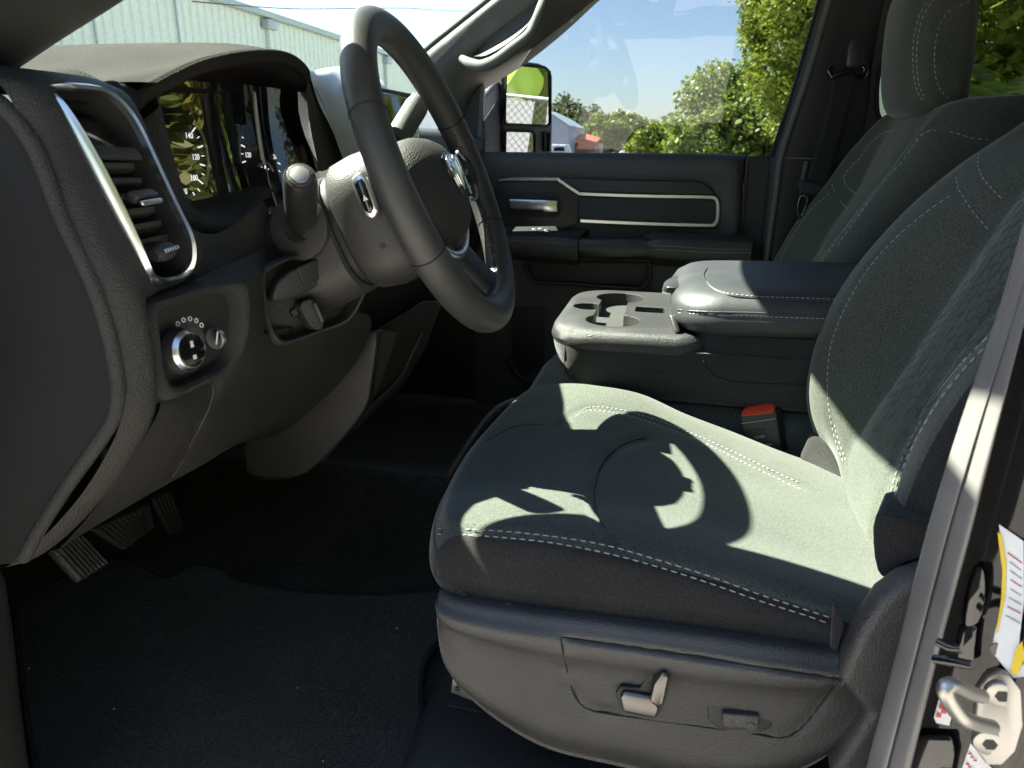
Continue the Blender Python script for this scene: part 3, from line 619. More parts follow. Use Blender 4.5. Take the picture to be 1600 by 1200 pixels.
# centre stack: dark driver-facing wall, top coloured pale for the sun glare, touch screen
cw = [[(-0.515,0.9934,1.7163),(-0.55,1.0946,1.7295),(-0.6,1.2553,1.7494),(-0.7,1.5758,1.7869)], [(-0.508,0.9849,1.7007),(-0.53,1.0787,1.7207),(-0.57,1.2035,1.7361),(-0.66,1.5168,1.7706)], [(-0.5,0.9873,1.6716),(-0.505,1.0439,1.6878),(-0.53,1.1503,1.7042),(-0.6,1.4716,1.7393)], [(-0.495,1.0117,1.6382),(-0.49,1.0408,1.6478),(-0.5,1.1144,1.6594),(-0.56,1.4005,1.6872)], [(-0.49,1.0276,1.6027),(-0.485,1.0555,1.6089),(-0.49,1.1236,1.6212),(-0.53,1.3519,1.6335)], [(-0.48,1.0548,1.5507),(-0.475,1.092,1.5488),(-0.475,1.1444,1.5459),(-0.48,1.2775,1.5384)]]
sheet('centre_stack_crest', cw, 'crest_glare', dash, 5, 5)
cwl = [[(-0.525,0.9973,1.6934),(-0.52,1.0012,1.7062),(-0.505,0.9893,1.6943)], [(-0.525,0.9991,1.6594),(-0.515,1.0051,1.6726),(-0.498,1.002,1.6664)], [(-0.525,1.008,1.6203),(-0.512,1.0205,1.6321),(-0.492,1.0205,1.6269)], [(-0.525,1.0214,1.5794),(-0.51,1.0343,1.5867),(-0.486,1.0454,1.5868)]]
sheet('centre_stack_wall', cwl, 'leather', dash, 5, 5)
scr = prism('touch_screen', [(-.500,1.15,1.545), (-.500,1.42,1.545), (-.515,1.42,1.708), (-.515,1.15,1.708)], (-.014,0,0), 'gloss', dash, .004)
prism('screen_bezel', [(-.503,1.138,1.53), (-.503,1.435,1.53), (-.520,1.435,1.716), (-.520,1.138,1.716)], (-.016,0,0), 'plastic_dark', dash, .004)
pd = []
for y in (1.02,1.25,1.5,1.75,1.9,2.0):
    k = .02 if y > 1.9 else 0
    pd.append([(-1.1,y,1.64), (-.80,y,1.665), (-.62,y,1.66), (-.555+k,y,1.63), (-.56,y,1.53), (-.54,y,1.45), (-.53,y,1.40), (-.58,y,1.28), (-.68,y,1.22), (-.9,y,1.2)])
sheet('passenger_dash', pd, 'plastic', dash, 4, 5)
# lower centre: pale side panel, storage bin and floor bracket
lc = [[(-0.4361,1.02,1.3435),(-0.4465,1.02,1.3113),(-0.4833,1.02,1.249),(-0.5376,1.03,1.1957),(-0.6271,1.04,1.1238),(-0.7144,1.06,1.0683),(-0.7555,1.08,1.0283)], [(-0.4248,1.05,1.3316),(-0.4402,1.05,1.2873),(-0.4699,1.05,1.2177),(-0.5078,1.05,1.1677),(-0.5726,1.06,1.0902),(-0.6652,1.08,1.0282),(-0.76,1.12,0.9926)], [(-0.4272,1.25,1.3093),(-0.4415,1.25,1.2557),(-0.4835,1.25,1.1744),(-0.5264,1.25,1.1167),(-0.5789,1.25,1.0417),(-0.6634,1.25,0.9595),(-0.7411,1.25,0.9202)]]
lowc = sheet('lower_centre_side', lc[:2], 'plastic_grey', dash, 5, 5)
prism('lower_side_panel', [(-0.4427,1.01,1.3424),(-0.488,1.01,1.3111),(-0.5475,1.01,1.2358),(-0.625,1.01,1.1577),(-0.6965,1.01,1.129),(-0.7019,1.01,1.0944),(-0.6941,1.01,1.0656),(-0.6345,1.01,1.0651),(-0.5841,1.01,1.0832),(-0.5198,1.01,1.1473),(-0.4701,1.01,1.2092),(-0.4563,1.01,1.2545)], (-.01,.05,-.01), 'plastic_grey', dash, .004, smooth=3)
prism('storage_bin', [(-0.4738,1.06,1.3259),(-0.4191,1.16,1.3623),(-0.3906,1.18,1.3599),(-0.4229,1.18,1.2756),(-0.4611,1.16,1.2055),(-0.4936,1.1,1.1743),(-0.5264,1.06,1.1381)], (-.02,.06,-.02), 'plastic_dark', dash, .004)
tube('bin_edge', [(-0.5207,1.05,1.1522),(-0.492,1.07,1.1854),(-0.4547,1.13,1.2277),(-0.443,1.15,1.2585),(-0.421,1.16,1.3046)], .003, 'plastic', dash, 8)
# pedals under the dash
def pedal(name, label, q, th, ribs, stem, m='pedal', along=True):
    t = thing(name, stem[0], label, 'pedal')
    q = np.array(q, float); n = np.cross(q[1]-q[0], q[3]-q[0]); n /= np.linalg.norm(n)
    if n[0]+n[2]*.6-n[1]*.5 < 0: n = -n
    pp = prism('pedal_pad', q, -n*th, m, t, .004)
    for k in range(ribs):
        s = (k+.7)/(ribs+.4)
        a, b = (q[0]+(q[1]-q[0])*s, q[3]+(q[2]-q[3])*s) if along else (q[0]+(q[3]-q[0])*s, q[1]+(q[2]-q[1])*s)
        tube('pad_rib', [a*.95+b*.05+n*.0005, a*.05+b*.95+n*.0005], .0022, m, pp, 6, smooth=0)
    tube('pedal_arm', stem, .011, 'plastic_dark', t, 8)
pedal('parking_brake_pedal', 'ribbed parking brake pedal, nearest pedal beside the dash end panel', [(-0.6867,0.6,1.1637),(-0.7064,0.66,1.1457),(-0.6823,0.67,1.0998),(-0.665,0.61,1.1166)], .012, 7, [(-0.7299,0.66,1.118),(-0.8135,0.7,1.1416),(-0.891,0.75,1.2069)], along=True)
pedal('brake_pedal', 'wide worn brake pedal, middle of the three pedals under the dash', [(-0.7957,0.76,1.0847),(-0.7845,0.87,1.071),(-0.794,0.88,1.02),(-0.7818,0.8,1.0264)], .014, 11, [(-0.8263,0.86,1.0315),(-0.8842,0.9,1.0976),(-0.9078,0.92,1.1904)], along=True)
pedal('accelerator_pedal', 'narrow ribbed accelerator pedal, rightmost pedal hanging under the dash', [(-0.8368,0.93,1.0432),(-0.8274,0.97,1.0416),(-0.8221,0.98,0.9576),(-0.824,0.945,0.9617)], .010, 5, [(-0.8501,0.97,1.006),(-0.879,0.99,1.0813),(-0.8924,1,1.1619)], along=True)
# ---------------------------------------------------------------- steering column and wheel
WC, WA, WB, WN = [np.array(v) for v in [[-0.278, 0.845, 1.585], [-0.05234, 0.99863, 0.0], [-0.38216, -0.02003, 0.92388], [0.92261, 0.04835, 0.38268]]]      # centre, across, up in the wheel plane, towards the driver
def wl_(a, b, h): return WC+WA*a+WB*b+WN*h
colm = thing('steering_column', wl_(0,-.08,-.3), 'dark grey steering column shroud with stalk and gear lever behind the wheel', 'steering column')
def cring(h, hw, bt, bb, r):
    return [tuple(wl_(a, b, h)) for a, b in rring(-hw, hw, bb, bt, r, 5)]
def cloft(name, levels, mat, parent, caps=True):
    V = []; 
    for l in levels: V += cring(*l)
    m = 24; F = gfaces(len(levels), m, False, True)
    if caps: F += [tuple(range(m)), tuple((len(levels)-1)*m+k for k in range(m))]
    return pyd(name, V, F, mat, parent, 50)
shroud = cloft('column_shroud', [(-.117,.090,.046,-.088,.045), (-.120,.094,.048,-.092,.046), (-.14,.094,.047,-.095,.046), (-.17,.092,.042,-.098,.045), (-.20,.088,.034,-.10,.042), (-.24,.082,.020,-.10,.040), (-.32,.075,.0,-.10,.035)], 'plastic_grey', colm)
cloft('column_gap_ring', [(-.110,.086,.046,-.085,.042), (-.122,.086,.046,-.085,.042)], 'plastic_dark', colm)
tube('shroud_parting_line', [wl_(-.0935,-.004,-.121), wl_(-.0943,-.004,-.14), wl_(-.0925,-.004,-.17), wl_(-.0885,-.004,-.20)], .0007, 'seam', shroud, 5)
# turn signal stalk with round base
sb = wl_(-.090,.002,-.150); sd = (wl_(-.165,.047,-.088)-sb); sd /= np.linalg.norm(sd)
disc('stalk_base', sb-WA*.002, -WA+WB*.15, .036, .006, 'plastic_grey', colm, .003)
stk = tube('turn_signal_stalk', [sb-sd*.006, sb+sd*.008, sb+sd*.012, sb+sd*.02, sb+sd*.05, sb+sd*.080, sb+sd*.094, sb+sd*.099], [.011,.011,.013,.0165,.0175,.0175,.0172,.0155], 'plastic_smooth', colm, 20, smooth=0)
tube('stalk_collar', [sb-sd*.004, sb+sd*.004], .0185, 'plastic_smooth', colm, 18, smooth=0)
disc('stalk_end_button', sb+sd*.097, sd, .0135, .004, 'plastic_grey', stk, .0015)
disc('button_face', sb+sd*.1005, sd, .0098, .0014, 'steel', stk, .0008)
# gear lever on the far side of the column
gl = thing('gear_lever', (-0.3763,0.98,1.639), 'grey cylindrical column gear lever seen through the top of the wheel', 'lever')
tube('lever_grip', [(-0.3745,0.96,1.6305),(-0.3725,0.97,1.6388),(-0.3621,1,1.6696),(-0.357,1.005,1.679)], [.0165,.0165,.0165,.014], 'pillar', gl, 20, smooth=0)
tube('lever_shaft', [(-0.4202,0.92,1.5343),(-0.3922,0.95,1.6006),(-0.3744,0.97,1.6372)], .008, 'plastic_dark', gl, 10)
# trailer brake controller tray on the dash left of the column
tb = thing('brake_controller', (-0.4056,0.75,1.4459), 'recessed trailer brake control tray with square blank, left below the column', 'control panel')
to = np.array([(-0.4347,0.695,1.4824),(-0.4307,0.7,1.4902),(-0.4216,0.715,1.4967),(-0.4114,0.74,1.5015),(-0.4001,0.752,1.5025),(-0.3968,0.76,1.4956),(-0.394,0.765,1.4816),(-0.3768,0.8,1.4706),(-0.3702,0.81,1.4598),(-0.3676,0.81,1.448),(-0.3818,0.79,1.4152),(-0.4058,0.76,1.4064),(-0.4261,0.72,1.4011),(-0.4312,0.705,1.4092),(-0.4346,0.698,1.4293),(-0.4339,0.692,1.4596)])
TO = cr(to, 3, True); tcn = TO.mean(0); tn = np.array([.80,-.55,.18]); tn /= np.linalg.norm(tn)
def tr_(k, h): return [tuple(tcn+(p-tcn)*k+tn*h) for p in TO]
pyd('tray_rim', np.array([tr_(1.06,-.02), tr_(1.03,.0), tr_(1.0,.003), tr_(.96,.002), tr_(.93,-.006), tr_(.90,-.022)]).reshape(-1,3), gfaces(6, len(TO), False, True), 'plastic_grey', tb, 60)
pyd('tray_floor', tr_(.905,-.021), [tuple(range(len(TO)))], 'plastic', tb)
prism('raised_block', [np.array(p)+tn*.004 for p in [(-0.4298,0.7,1.4547),(-0.4243,0.705,1.4755),(-0.4162,0.72,1.4848),(-0.4012,0.75,1.4969),(-0.3975,0.757,1.4887),(-0.3916,0.765,1.4697),(-0.3996,0.757,1.4631),(-0.4265,0.715,1.4489)]], -tn*.022, 'plastic_grey', tb, .006)
prism('square_blank', [np.array(p)+tn*.007 for p in [(-0.4152,0.727,1.4866),(-0.3974,0.752,1.4967),(-0.3924,0.764,1.4743),(-0.4092,0.733,1.4669)]], -tn*.005, 'plastic_dark', tb, .002)
ky = prism('lever_knob', [np.array(p)+tn*.006 for p in [(-0.4174,0.735,1.4423),(-0.4109,0.742,1.4487),(-0.4046,0.748,1.4449),(-0.3982,0.752,1.419),(-0.4025,0.748,1.4111),(-0.4092,0.74,1.4188)]], -tn*.020, 'plastic', tb, .005, smooth=2)
prism('knob_fin', [np.array(p)+tn*.012 for p in [(-0.4091,0.744,1.4439),(-0.4057,0.747,1.445),(-0.3996,0.752,1.4212),(-0.4024,0.749,1.4186)]], -tn*.012, 'plastic_grey', tb, .002)
prism('slider_slot', [np.array(p)-tn*.002 for p in [(-0.4262,0.735,1.4357),(-0.3925,0.775,1.4587),(-0.3918,0.776,1.4523),(-0.4248,0.737,1.4277)]], -tn*.006, 'plastic_dark', tb, .001)
box('slider_tab', np.array((-0.3937,0.765,1.4543))+tn*.001, (.008,.014,.006), 'gloss', tb, .002, frame3(tn))

# steering wheel
whl = thing('steering_wheel', wl_(0,0,-.05), 'black leather steering wheel with chrome badge and thumb buttons', 'steering wheel')
R0 = .1755
def rimpt(th, k, grow=0):
    rr, rn = .0200+grow, .0182+grow
    wob = 1+.10*max(0, math.cos(2*(th-math.radians(35))))*.6+.06*math.exp(-((((math.degrees(th)+180)%360-180)+90)/40)**2)
    a = 2*math.pi*k; R = R0+rr*wob*math.cos(a)
    return wl_(R*math.cos(th), R*math.sin(th), rn*wob*math.sin(a))
NT, NK = 120, 24
V = [rimpt(2*math.pi*i/NT, k/NK) for i in range(NT) for k in range(NK)]
rim = pyd('rim', V, gfaces(NT, NK, True, True), 'wheel_leather', whl, 0)
for dgr in (157, 24, 205, 334):
    th = math.radians(dgr); tube('rim_seam', [rimpt(th, k/20, .0001) for k in range(20)], .0009, 'seam', rim, 6, True, 0)
# rough baseball stitching inside the rim
ins = [rimpt(math.radians(d), .5+.03*math.sin(d*2.1), .0004) for d in np.arange(300, 385, 1.2)]
dashes('inner_stitching', ins, rim, .0022, .0012, .0009, 'seam')
# hub back cover
hubp = cloft('hub_back_cover', [(-.028,.070,.040,-.060,.03), (-.036,.086,.050,-.085,.036), (-.05,.095,.055,-.098,.042), (-.075,.096,.057,-.100,.045), (-.100,.094,.055,-.096,.046), (-.108,.089,.050,-.090,.045)], 'plastic_grey', whl)
disc('screw_hole', wl_(-.0945,-.050,-.066), -WA, .0035, .002, 'plastic_dark', hubp, seg=14)
# spokes
def spoke(pts, mat, hw, th=.011):
    V = []; P_ = np.array(pts)
    for i, (a, b, h) in enumerate(P_):
        t = P_[min(i+1, len(P_)-1)][:2]-P_[max(i-1, 0)][:2]; t = t/np.linalg.norm(t); nrm = np.array([-t[1], t[0]]); wd = hw[i]
        for k in range(14):
            q = 2*math.pi*k/14; u = np.sign(math.cos(q))*abs(math.cos(q))**.6*wd; v = np.sign(math.sin(q))*abs(math.sin(q))**.7*th
            V.append(wl_(a+nrm[0]*u, b+nrm[1]*u, h+v))
    return pyd('spoke', V, gfaces(len(P_), 14, False, True)+[tuple(range(14)), tuple((len(P_)-1)*14+k for k in range(14))], mat, whl, 60)
spoke([(-.05,0,-.025), (-.09,0,-.020), (-.13,0,-.010), (-.17,0,0)], 'plastic_smooth', (.045,.036,.026,.022))
spr = spoke([(.05,0,-.025), (.09,0,-.020), (.13,0,-.010), (.17,0,0)], 'plastic_smooth', (.045,.036,.028,.024))
spoke([(-.02,-.06,-.028), (-.035,-.10,-.022), (-.052,-.135,-.012), (-.065,-.162,0)], 'leather', (.030,.026,.022,.024))
spoke([(.02,-.06,-.028), (.035,-.10,-.022), (.052,-.135,-.012), (.065,-.162,0)], 'leather', (.030,.026,.022,.024))
# airbag cover
ab = []
for i, rho in enumerate((1.0,1.02,1.0,.93,.80,.60,.35,.02)):
    ring = []; h = (-.035,-.022,-.012,-.003,.006,.012,.016,.0175)[i]
    for k in range(40):
        t = 2*math.pi*k/40; c, s = math.cos(t), math.sin(t)
        x = .092*np.sign(c)*abs(c)**.8*(1+.10*s); y = -.014+.066*np.sign(s)*abs(s)**.85
        ring.append(wl_(x*rho, -.012+(y+.012)*rho, h))
    ab.append(ring)
abo = pyd('airbag_cover', np.array(ab).reshape(-1,3), gfaces(8, 40, False, True), 'plastic_soft', whl, 60)
tr2 = [wl_(.096*math.cos(t)*(1-.02*math.sin(t)), -.016+.078*math.sin(t), -.016) for t in np.linspace(math.radians(188), math.radians(352), 30)]
tube('hub_trim', tr2, .0065, 'satin', whl, 10, smooth=0)
# chrome badge: a horned ram's head seen at a glancing angle
def bdg(pts, h0, h1, mat, name, par, bev=.0012):
    return prism(name, [wl_(x*1e-3, y*1e-3-.003, h0) for x, y in pts], WN*(h1-h0), mat, par, bev)
emb = bdg([(-22,20),(-10,25),(10,25),(22,20),(24,4),(14,-16),(0,-26),(-14,-16),(-24,4)], .014, .0185, 'gloss', 'badge_plate', whl)
bdg([(-7,14),(7,14),(9,2),(5,-16),(0,-22),(-5,-16),(-9,2)], .018, .0235, 'chrome', 'badge_head', emb)
for s in (-1, 1):
    bdg([(s*6,15),(s*13,22),(s*21,17),(s*23,5),(s*17,-5),(s*11,-3),(s*15,4),(s*15,11),(s*10,12),(s*8,8)][::s], .018, .0225, 'chrome', 'badge_horn', emb)
# right thumb pad
def wpoly(pts, h): return [wl_(a, b, h) for a, b in pts]
tpd = prism('thumb_button_pad', wpoly([(.086,.026),(.120,.026),(.142,.012),(.142,-.018),(.128,-.032),(.086,-.032)], -.010), WN*.014, 'gloss', whl, .003)
tube('pad_trim', wpoly([(.122,.029),(.146,.014),(.147,-.018),(.130,-.036),(.100,-.037)],   .002), .0022, 'satin', tpd, 8)
for x, y in ((.104,.012),(.118,-.002),(.104,-.004),(.126,.002),(.108,-.020)):
    box('button_icon', wl_(x, y, .0045), (.0006,.005,.003), 'greyprint', tpd, .0002, frame3(WN, WA))
# rear radio buttons on the left of the hub cover
rb = prism('rear_button_pod', [wl_(-.100, b, h) for h, b in ((-.066,.026),(-.052,.031),(-.046,.022),(-.048,-.014),(-.058,-.022),(-.068,-.014))], -WA*.010, 'satin', whl, .004)
prism('rear_button', [wl_(-.108, b, h) for h, b in ((-.062,.021),(-.053,.024),(-.050,.018),(-.052,-.009),(-.058,-.015),(-.063,-.009))], -WA*.0045, 'gloss', rb, .003)
prism('arrow_mark', [wl_(-.1128, b, h) for h, b in ((-.056,.006),(-.053,.000),(-.059,.000))], -WA*.0004, 'white', rb)

# ---------------------------------------------------------------- seats
def fx(z, tab): return np.interp(z, [a for a, b in tab], [b for a, b in tab])
CT = [(1.13,.262),(1.2,.256),(1.28,.268),(1.417,.322),(1.526,.365),(1.59,.393),(1.7,.452),(1.8,.515)]
BT = [(1.10,.275),(1.17,.250),(1.25,.219),(1.29,.211),(1.35,.214),(1.41,.227),(1.47,.252),(1.53,.290),(1.585,.340),(1.62,.372),(1.66,.415),(1.72,.468),(1.8,.53)]
BTP = [(1.10,.30),(1.2,.235),(1.3,.215),(1.394,.254),(1.46,.272),(1.559,.325),(1.602,.35),(1.696,.395),(1.745,.43),(1.8,.47)]
CTP = [(z, x+float(np.interp(z, [1.12,1.3,1.4,1.5,1.6,1.7,1.78], [.02,.045,.06,.065,.05,.03,.008]))) for z, x in BTP]
def backrest(cy0, dx, dz, ztop, CT=CT, BT=BT, nar=.22, nn=7):
    zs = [1.12,1.16,1.20,1.25,1.30,1.36,1.42,1.48,1.54,1.60,1.66,1.72,1.775,1.80]
    k = (ztop-1.12)/(1.80-1.12); rowsb = []
    for i, z in enumerate(zs):
        xc = fx(z, CT); xb = fx(z, BT); w_ = 1.0
        if z > 1.5: w_ = 1-nar*((z-1.5)/.30)**2
        xb2 = xb if z < 1.62 or nar < .2 else xc-(xc-xb)*max(0, 1-(z-1.62)/.12)
        zz = z; xo = 0
        if i == len(zs)-1: xo = .04; zz = z-.01
        prof_ = [(-.258,.15), (-.272,.085), (-.268,.035), (-.250,.008), (-.222,.0), (-.185,.014)]
        row = []
        for yy, ox in prof_: row.append((xb2+ox+xo+(0.0), yy*w_, zz))
        for yy, ox in ((-.128,-.001), (-.065,-.006), (0,-.007), (.065,-.006), (.128,-.001)): row.append((xc+ox+xo, yy*w_, zz))
        for yy, ox in prof_[::-1]: row.append((xb2+ox+xo, -yy*w_, zz))
        rowsb.append([(x+dx, cy0+y, 1.12+(z_-1.12)*k+dz) for x, y, z_ in row])
    # top roll to the rear
    last = rowsb[-1]; rowsb.append([(x+.06, cy0+(y-cy0)*.97, z-.004) for x, y, z in last]); rowsb.append([(x+.11, cy0+(y-cy0)*.95, z-.05) for x, y, z in last])
    return dense(rowsb, nn, nn)
drv = thing('driver_seat', (.0, .845, .95), 'dark grey cloth driver seat with white stitching in the foreground', 'seat')
def rumple(A, amp, seed):
    rgq = np.random.default_rng(seed); V = A.reshape(-1,3); h = np.zeros(len(V))
    for k in range(14):
        d = rgq.normal(size=3); d = d/np.linalg.norm(d)*(14+34*rgq.random()); h += np.sin(V@d+rgq.random()*6.28)*(1.2/(1+k*.15))
    n = gnormals(A).reshape(-1,3); return (V+n*(h*amp/3)[:, None]).reshape(A.shape)
BA = rumple(backrest(.845, 0, 0, 1.80, nn=10), .0011, 4)
bb = bvh_grid(BA)
valley = onto(bb, [(0.2358,0.888,-0.3948),(0.234,0.896,-0.3773),(0.2359,0.9022,-0.3611),(0.2524,0.9128,-0.3209),(0.2751,0.9215,-0.2742),(0.3088,0.931,-0.1945),(0.3333,0.9331,-0.1354),(0.3513,0.9321,-0.0879),(0.3635,0.9297,-0.0587),(0.3752,0.9264,-0.0318)])
vout = onto(bb, [(0.2678,0.851,-0.4518),(0.2733,0.8669,-0.417),(0.2835,0.8825,-0.3752),(0.2992,0.8969,-0.3256),(0.3177,0.9072,-0.2759),(0.3378,0.9123,-0.2315),(0.358,0.9139,-0.1914),(0.3865,0.9115,-0.1404)])
bol = onto(bb, [(0.2315,0.899,-0.3717),(0.22,0.9142,-0.3403),(0.2097,0.9301,-0.3015),(0.2064,0.9426,-0.2625),(0.2102,0.9517,-0.2238),(0.222,0.9581,-0.1812),(0.2417,0.9607,-0.1362),(0.2704,0.9582,-0.0935),(0.2983,0.9524,-0.0621),(0.3144,0.9482,-0.0454)])
curves = [onto(bb, [(0.3142,0.9489,-0.0289),(0.3169,0.9477,-0.0381),(0.3243,0.9446,-0.0507),(0.3357,0.9397,-0.0659),(0.352,0.9321,-0.085)]), onto(bb, [(0.3312,0.9436,-0.0026),(0.3317,0.9433,-0.0123),(0.3377,0.9409,-0.0268),(0.3492,0.9362,-0.0404),(0.3633,0.9301,-0.0538)])]
outst = onto(bb, [(0.2819,0.8575,-0.4304),(0.285,0.8678,-0.4072),(0.2893,0.8772,-0.3833),(0.2971,0.8862,-0.3555),(0.3094,0.8953,-0.3206),(0.3247,0.9023,-0.2835),(0.343,0.9061,-0.2476),(0.3607,0.9068,-0.218),(0.3785,0.9055,-0.1919),(0.3946,0.9047,-0.1608)])
for pth, d_, w_ in ((valley,.006,.012), (vout,.004,.010), (bol,.002,.005), (outst,.0025,.005), (curves[0],.002,.004), (curves[1],.002,.004)):
    if len(pth) > 2: BA = groove(BA, cr(pth, 3), d_, w_, (-1,-.3,0))
drb = sheet('backrest', None, 'cloth', drv, A=BA)
bb = bvh_grid(BA)
def stitch(par, bv, rl, L=.006, gap=.0030, r=.00062, mat='stitch', name='stitching', lift=.0003):
    p = onto(bv, rl, lift)
    if len(p) > 2: return dashes(name, resample(cr(p, 4), .002), par, L, gap, r, mat)
stitch(drb, bb, [(0.2332,0.8968,-0.3759),(0.2231,0.9084,-0.3536),(0.2144,0.9214,-0.3243),(0.209,0.9327,-0.2938),(0.2071,0.9447,-0.2544),(0.2119,0.9527,-0.218),(0.2249,0.9585,-0.1754),(0.2429,0.9607,-0.1346),(0.2704,0.9582,-0.0935),(0.2983,0.9524,-0.0621),(0.3158,0.9477,-0.0468)])
stitch(drb, bb, [(0.236,0.8969,-0.3739),(0.2267,0.9078,-0.353),(0.2193,0.9177,-0.3312)], .005)
stitch(drb, bb, [(0.3142,0.9489,-0.0289),(0.3169,0.9477,-0.0381),(0.3243,0.9446,-0.0507),(0.3357,0.9397,-0.0659),(0.3534,0.9315,-0.0863)])
stitch(drb, bb, [(0.3312,0.9436,-0.0026),(0.3317,0.9433,-0.0123),(0.3377,0.9409,-0.0268),(0.3492,0.9362,-0.0404),(0.3634,0.93,-0.0545)])
stitch(drb, bb, [(0.2844,0.8591,-0.4256),(0.2863,0.8675,-0.4068),(0.2906,0.8769,-0.383),(0.2984,0.8859,-0.3552),(0.3106,0.8949,-0.3203),(0.3259,0.9019,-0.2833),(0.3442,0.9057,-0.2474),(0.3619,0.9064,-0.2179),(0.3796,0.9051,-0.1917),(0.3942,0.9038,-0.1666)], lift=.0019)
stitch(drb, bb, [(0.2897,0.8572,-0.4256),(0.2917,0.8656,-0.407),(0.2959,0.8747,-0.3839),(0.3037,0.884,-0.3555),(0.3153,0.8926,-0.3223),(0.3306,0.8994,-0.2861),(0.3487,0.9032,-0.2502),(0.3663,0.9039,-0.2208),(0.3839,0.9026,-0.1946),(0.3961,0.9017,-0.1734)], lift=.0019)
# embossed hexagon net on the backrest insert
V = []; F = []; HXR = .0105; rg = np.random.default_rng(3)
def bx_(y, z):
    h = bb.ray_cast(Vector((-.3, y, z)), Vector((1,0,0))); return None if h[0] is None else np.array(h[0])+np.array([-.0003,0,0])
for i in range(-7, 8):
    for j in range(-9, 10):
        cy_h = .845+i*HXR*1.5; cz_h = 1.44+(j+.5*(i % 2))*HXR*1.732
        edge = max(abs(i)/7, abs(cz_h-1.44)/.17)
        for k in range(3):
            if rg.random() < (edge-.5)*1.6: continue
            a0, a1 = math.radians(60*k), math.radians(60*k+60)
            p = bx_(cy_h+HXR*math.cos(a0), cz_h+HXR*math.sin(a0)); q = bx_(cy_h+HXR*math.cos(a1), cz_h+HXR*math.sin(a1))
            if p is None or q is None: continue
            d = (q-p)/np.linalg.norm(q-p); s_ = np.cross(d, (1,0,0)); s_ /= np.linalg.norm(s_); n0 = len(V); w_ = .0012
            V += [p+s_*w_, p-np.array([.0005,0,0]), p-s_*w_, q+s_*w_, q-np.array([.0005,0,0]), q-s_*w_]; F += [(n0,n0+1,n0+4,n0+3), (n0+1,n0+2,n0+5,n0+4)]
tag(pyd('hexagon_emboss', V, F, 'cloth_hex', drb, 0), kind='stuff')
# bolster side skin outboard, darker cloth with the lower cover
sk = BA[:, :int(10*3.6), :].copy(); nn_ = gnormals(sk); nn_ = nn_*np.sign((nn_*np.array([-1,-.6,0])).sum(2, keepdims=True)); sk = sk+nn_*.0016
sheet('bolster_side', None, 'cloth_dark', drb, A=sk)
# cushion
zt = lambda x: float(np.interp(x, [-.25,-.2,-.1,0,.1,.2,.3], [1.243,1.255,1.259,1.252,1.236,1.212,1.185]))
plan = [(.578,-.165),(.580,-.185),(.590,-.200),(.612,-.214),(.66,-.228),(.73,-.238),(.845,-.243),(.95,-.237),(1.02,-.226),(1.065,-.212),(1.090,-.196),(1.104,-.18),(1.106,-.16)]
cross = [(.578,-.082),(.576,-.045),(.582,-.004),(.604,.010),(.65,.006),(.725,-.006),(.845,-.012),(.965,-.008),(1.03,.004),(1.068,.006),(1.096,-.008),(1.108,-.045),(1.106,-.085)]
CU = []
def crow(f):  # front wrap rows
    return [(x+f[0]*(1), y, (1.252 if j not in (0,1,11,12) else 1.252)+f[1]) for j, (y, x) in enumerate(plan)]
CU.append([(x+.020, y, 1.176) for y, x in plan])
CU.append([(x-.004, y, 1.198) for y, x in plan])
CU.append([(x-.006, y, 1.222+min(0, cross[j][1]*.35)) for j, (y, x) in enumerate(plan)])
CU.append([(x+.002, y, 1.240+min(0, cross[j][1]*.7)) for j, (y, x) in enumerate(plan)])
CU.append([(x+.020, y, 1.250+cross[j][1]*.9) for j, (y, x) in enumerate(plan)])
for x in (-.155,-.10,-.03,.04,.11,.18,.24,.30):
    f = min(1, (x+.20)/.2)
    lo = float(np.interp(x, [-.15,-.03,.07,.19,.30], [0,.006,.034,.048,.05]))
    CU.append([(x+(0 if x > -.12 else (plan[j][1]+.243)*.35), y, (zt(x)+c-lo*(0,0,0,0,0,0,0,.12,.55,.9,1,1,1)[j]) if j not in (0,12) else (1.176-.006*f)) for j, (y, c) in enumerate(cross)])
CA = rumple(dense(CU, 10, 10), .0012, 9); cb = bvh_grid(CA)
s_far = onto(cb, [(-0.1366,0.9176,-0.3733),(-0.1222,0.9265,-0.356),(-0.1035,0.9322,-0.3468),(-0.0744,0.9352,-0.3462),(-0.0343,0.9357,-0.3512),(0.0188,0.9314,-0.3634),(0.0708,0.923,-0.3782),(0.1213,0.9108,-0.3946),(0.1657,0.898,-0.4077),(0.1942,0.8897,-0.4132)])
s_arc = onto(cb, [(-0.0144,0.9251,-0.3794),(-0.0357,0.9218,-0.386),(-0.0564,0.9153,-0.3989),(-0.0721,0.905,-0.4193),(-0.0783,0.892,-0.4452),(-0.0759,0.8802,-0.4685),(-0.065,0.8698,-0.4891),(-0.0439,0.86,-0.5084)])
s_front = onto(cb, [(-0.2783,0.819,-0.5017),(-0.2361,0.8306,-0.5044),(-0.1843,0.8412,-0.5083),(-0.1231,0.8497,-0.5126),(-0.053,0.8524,-0.5201),(0.0161,0.8488,-0.5285),(0.0828,0.8396,-0.5368),(0.1463,0.8264,-0.5438),(0.1987,0.8129,-0.5474),(0.2286,0.804,-0.5489)])
s_edge = onto(cb, [(-0.2761,0.7893,-0.5484),(-0.2266,0.7951,-0.5625),(-0.1495,0.8076,-0.5705),(-0.0466,0.8163,-0.5757),(0.0613,0.8168,-0.5737),(0.1551,0.8079,-0.5685),(0.2274,0.7947,-0.5628)])
for pth, d_, w_ in ((s_far,.003,.006), (s_arc,.006,.008), (s_front,.0022,.004), (s_edge,.0018,.003)):
    if len(pth) > 2: CA = groove(CA, cr(pth, 3), d_, w_, (-.2,-.5,1))
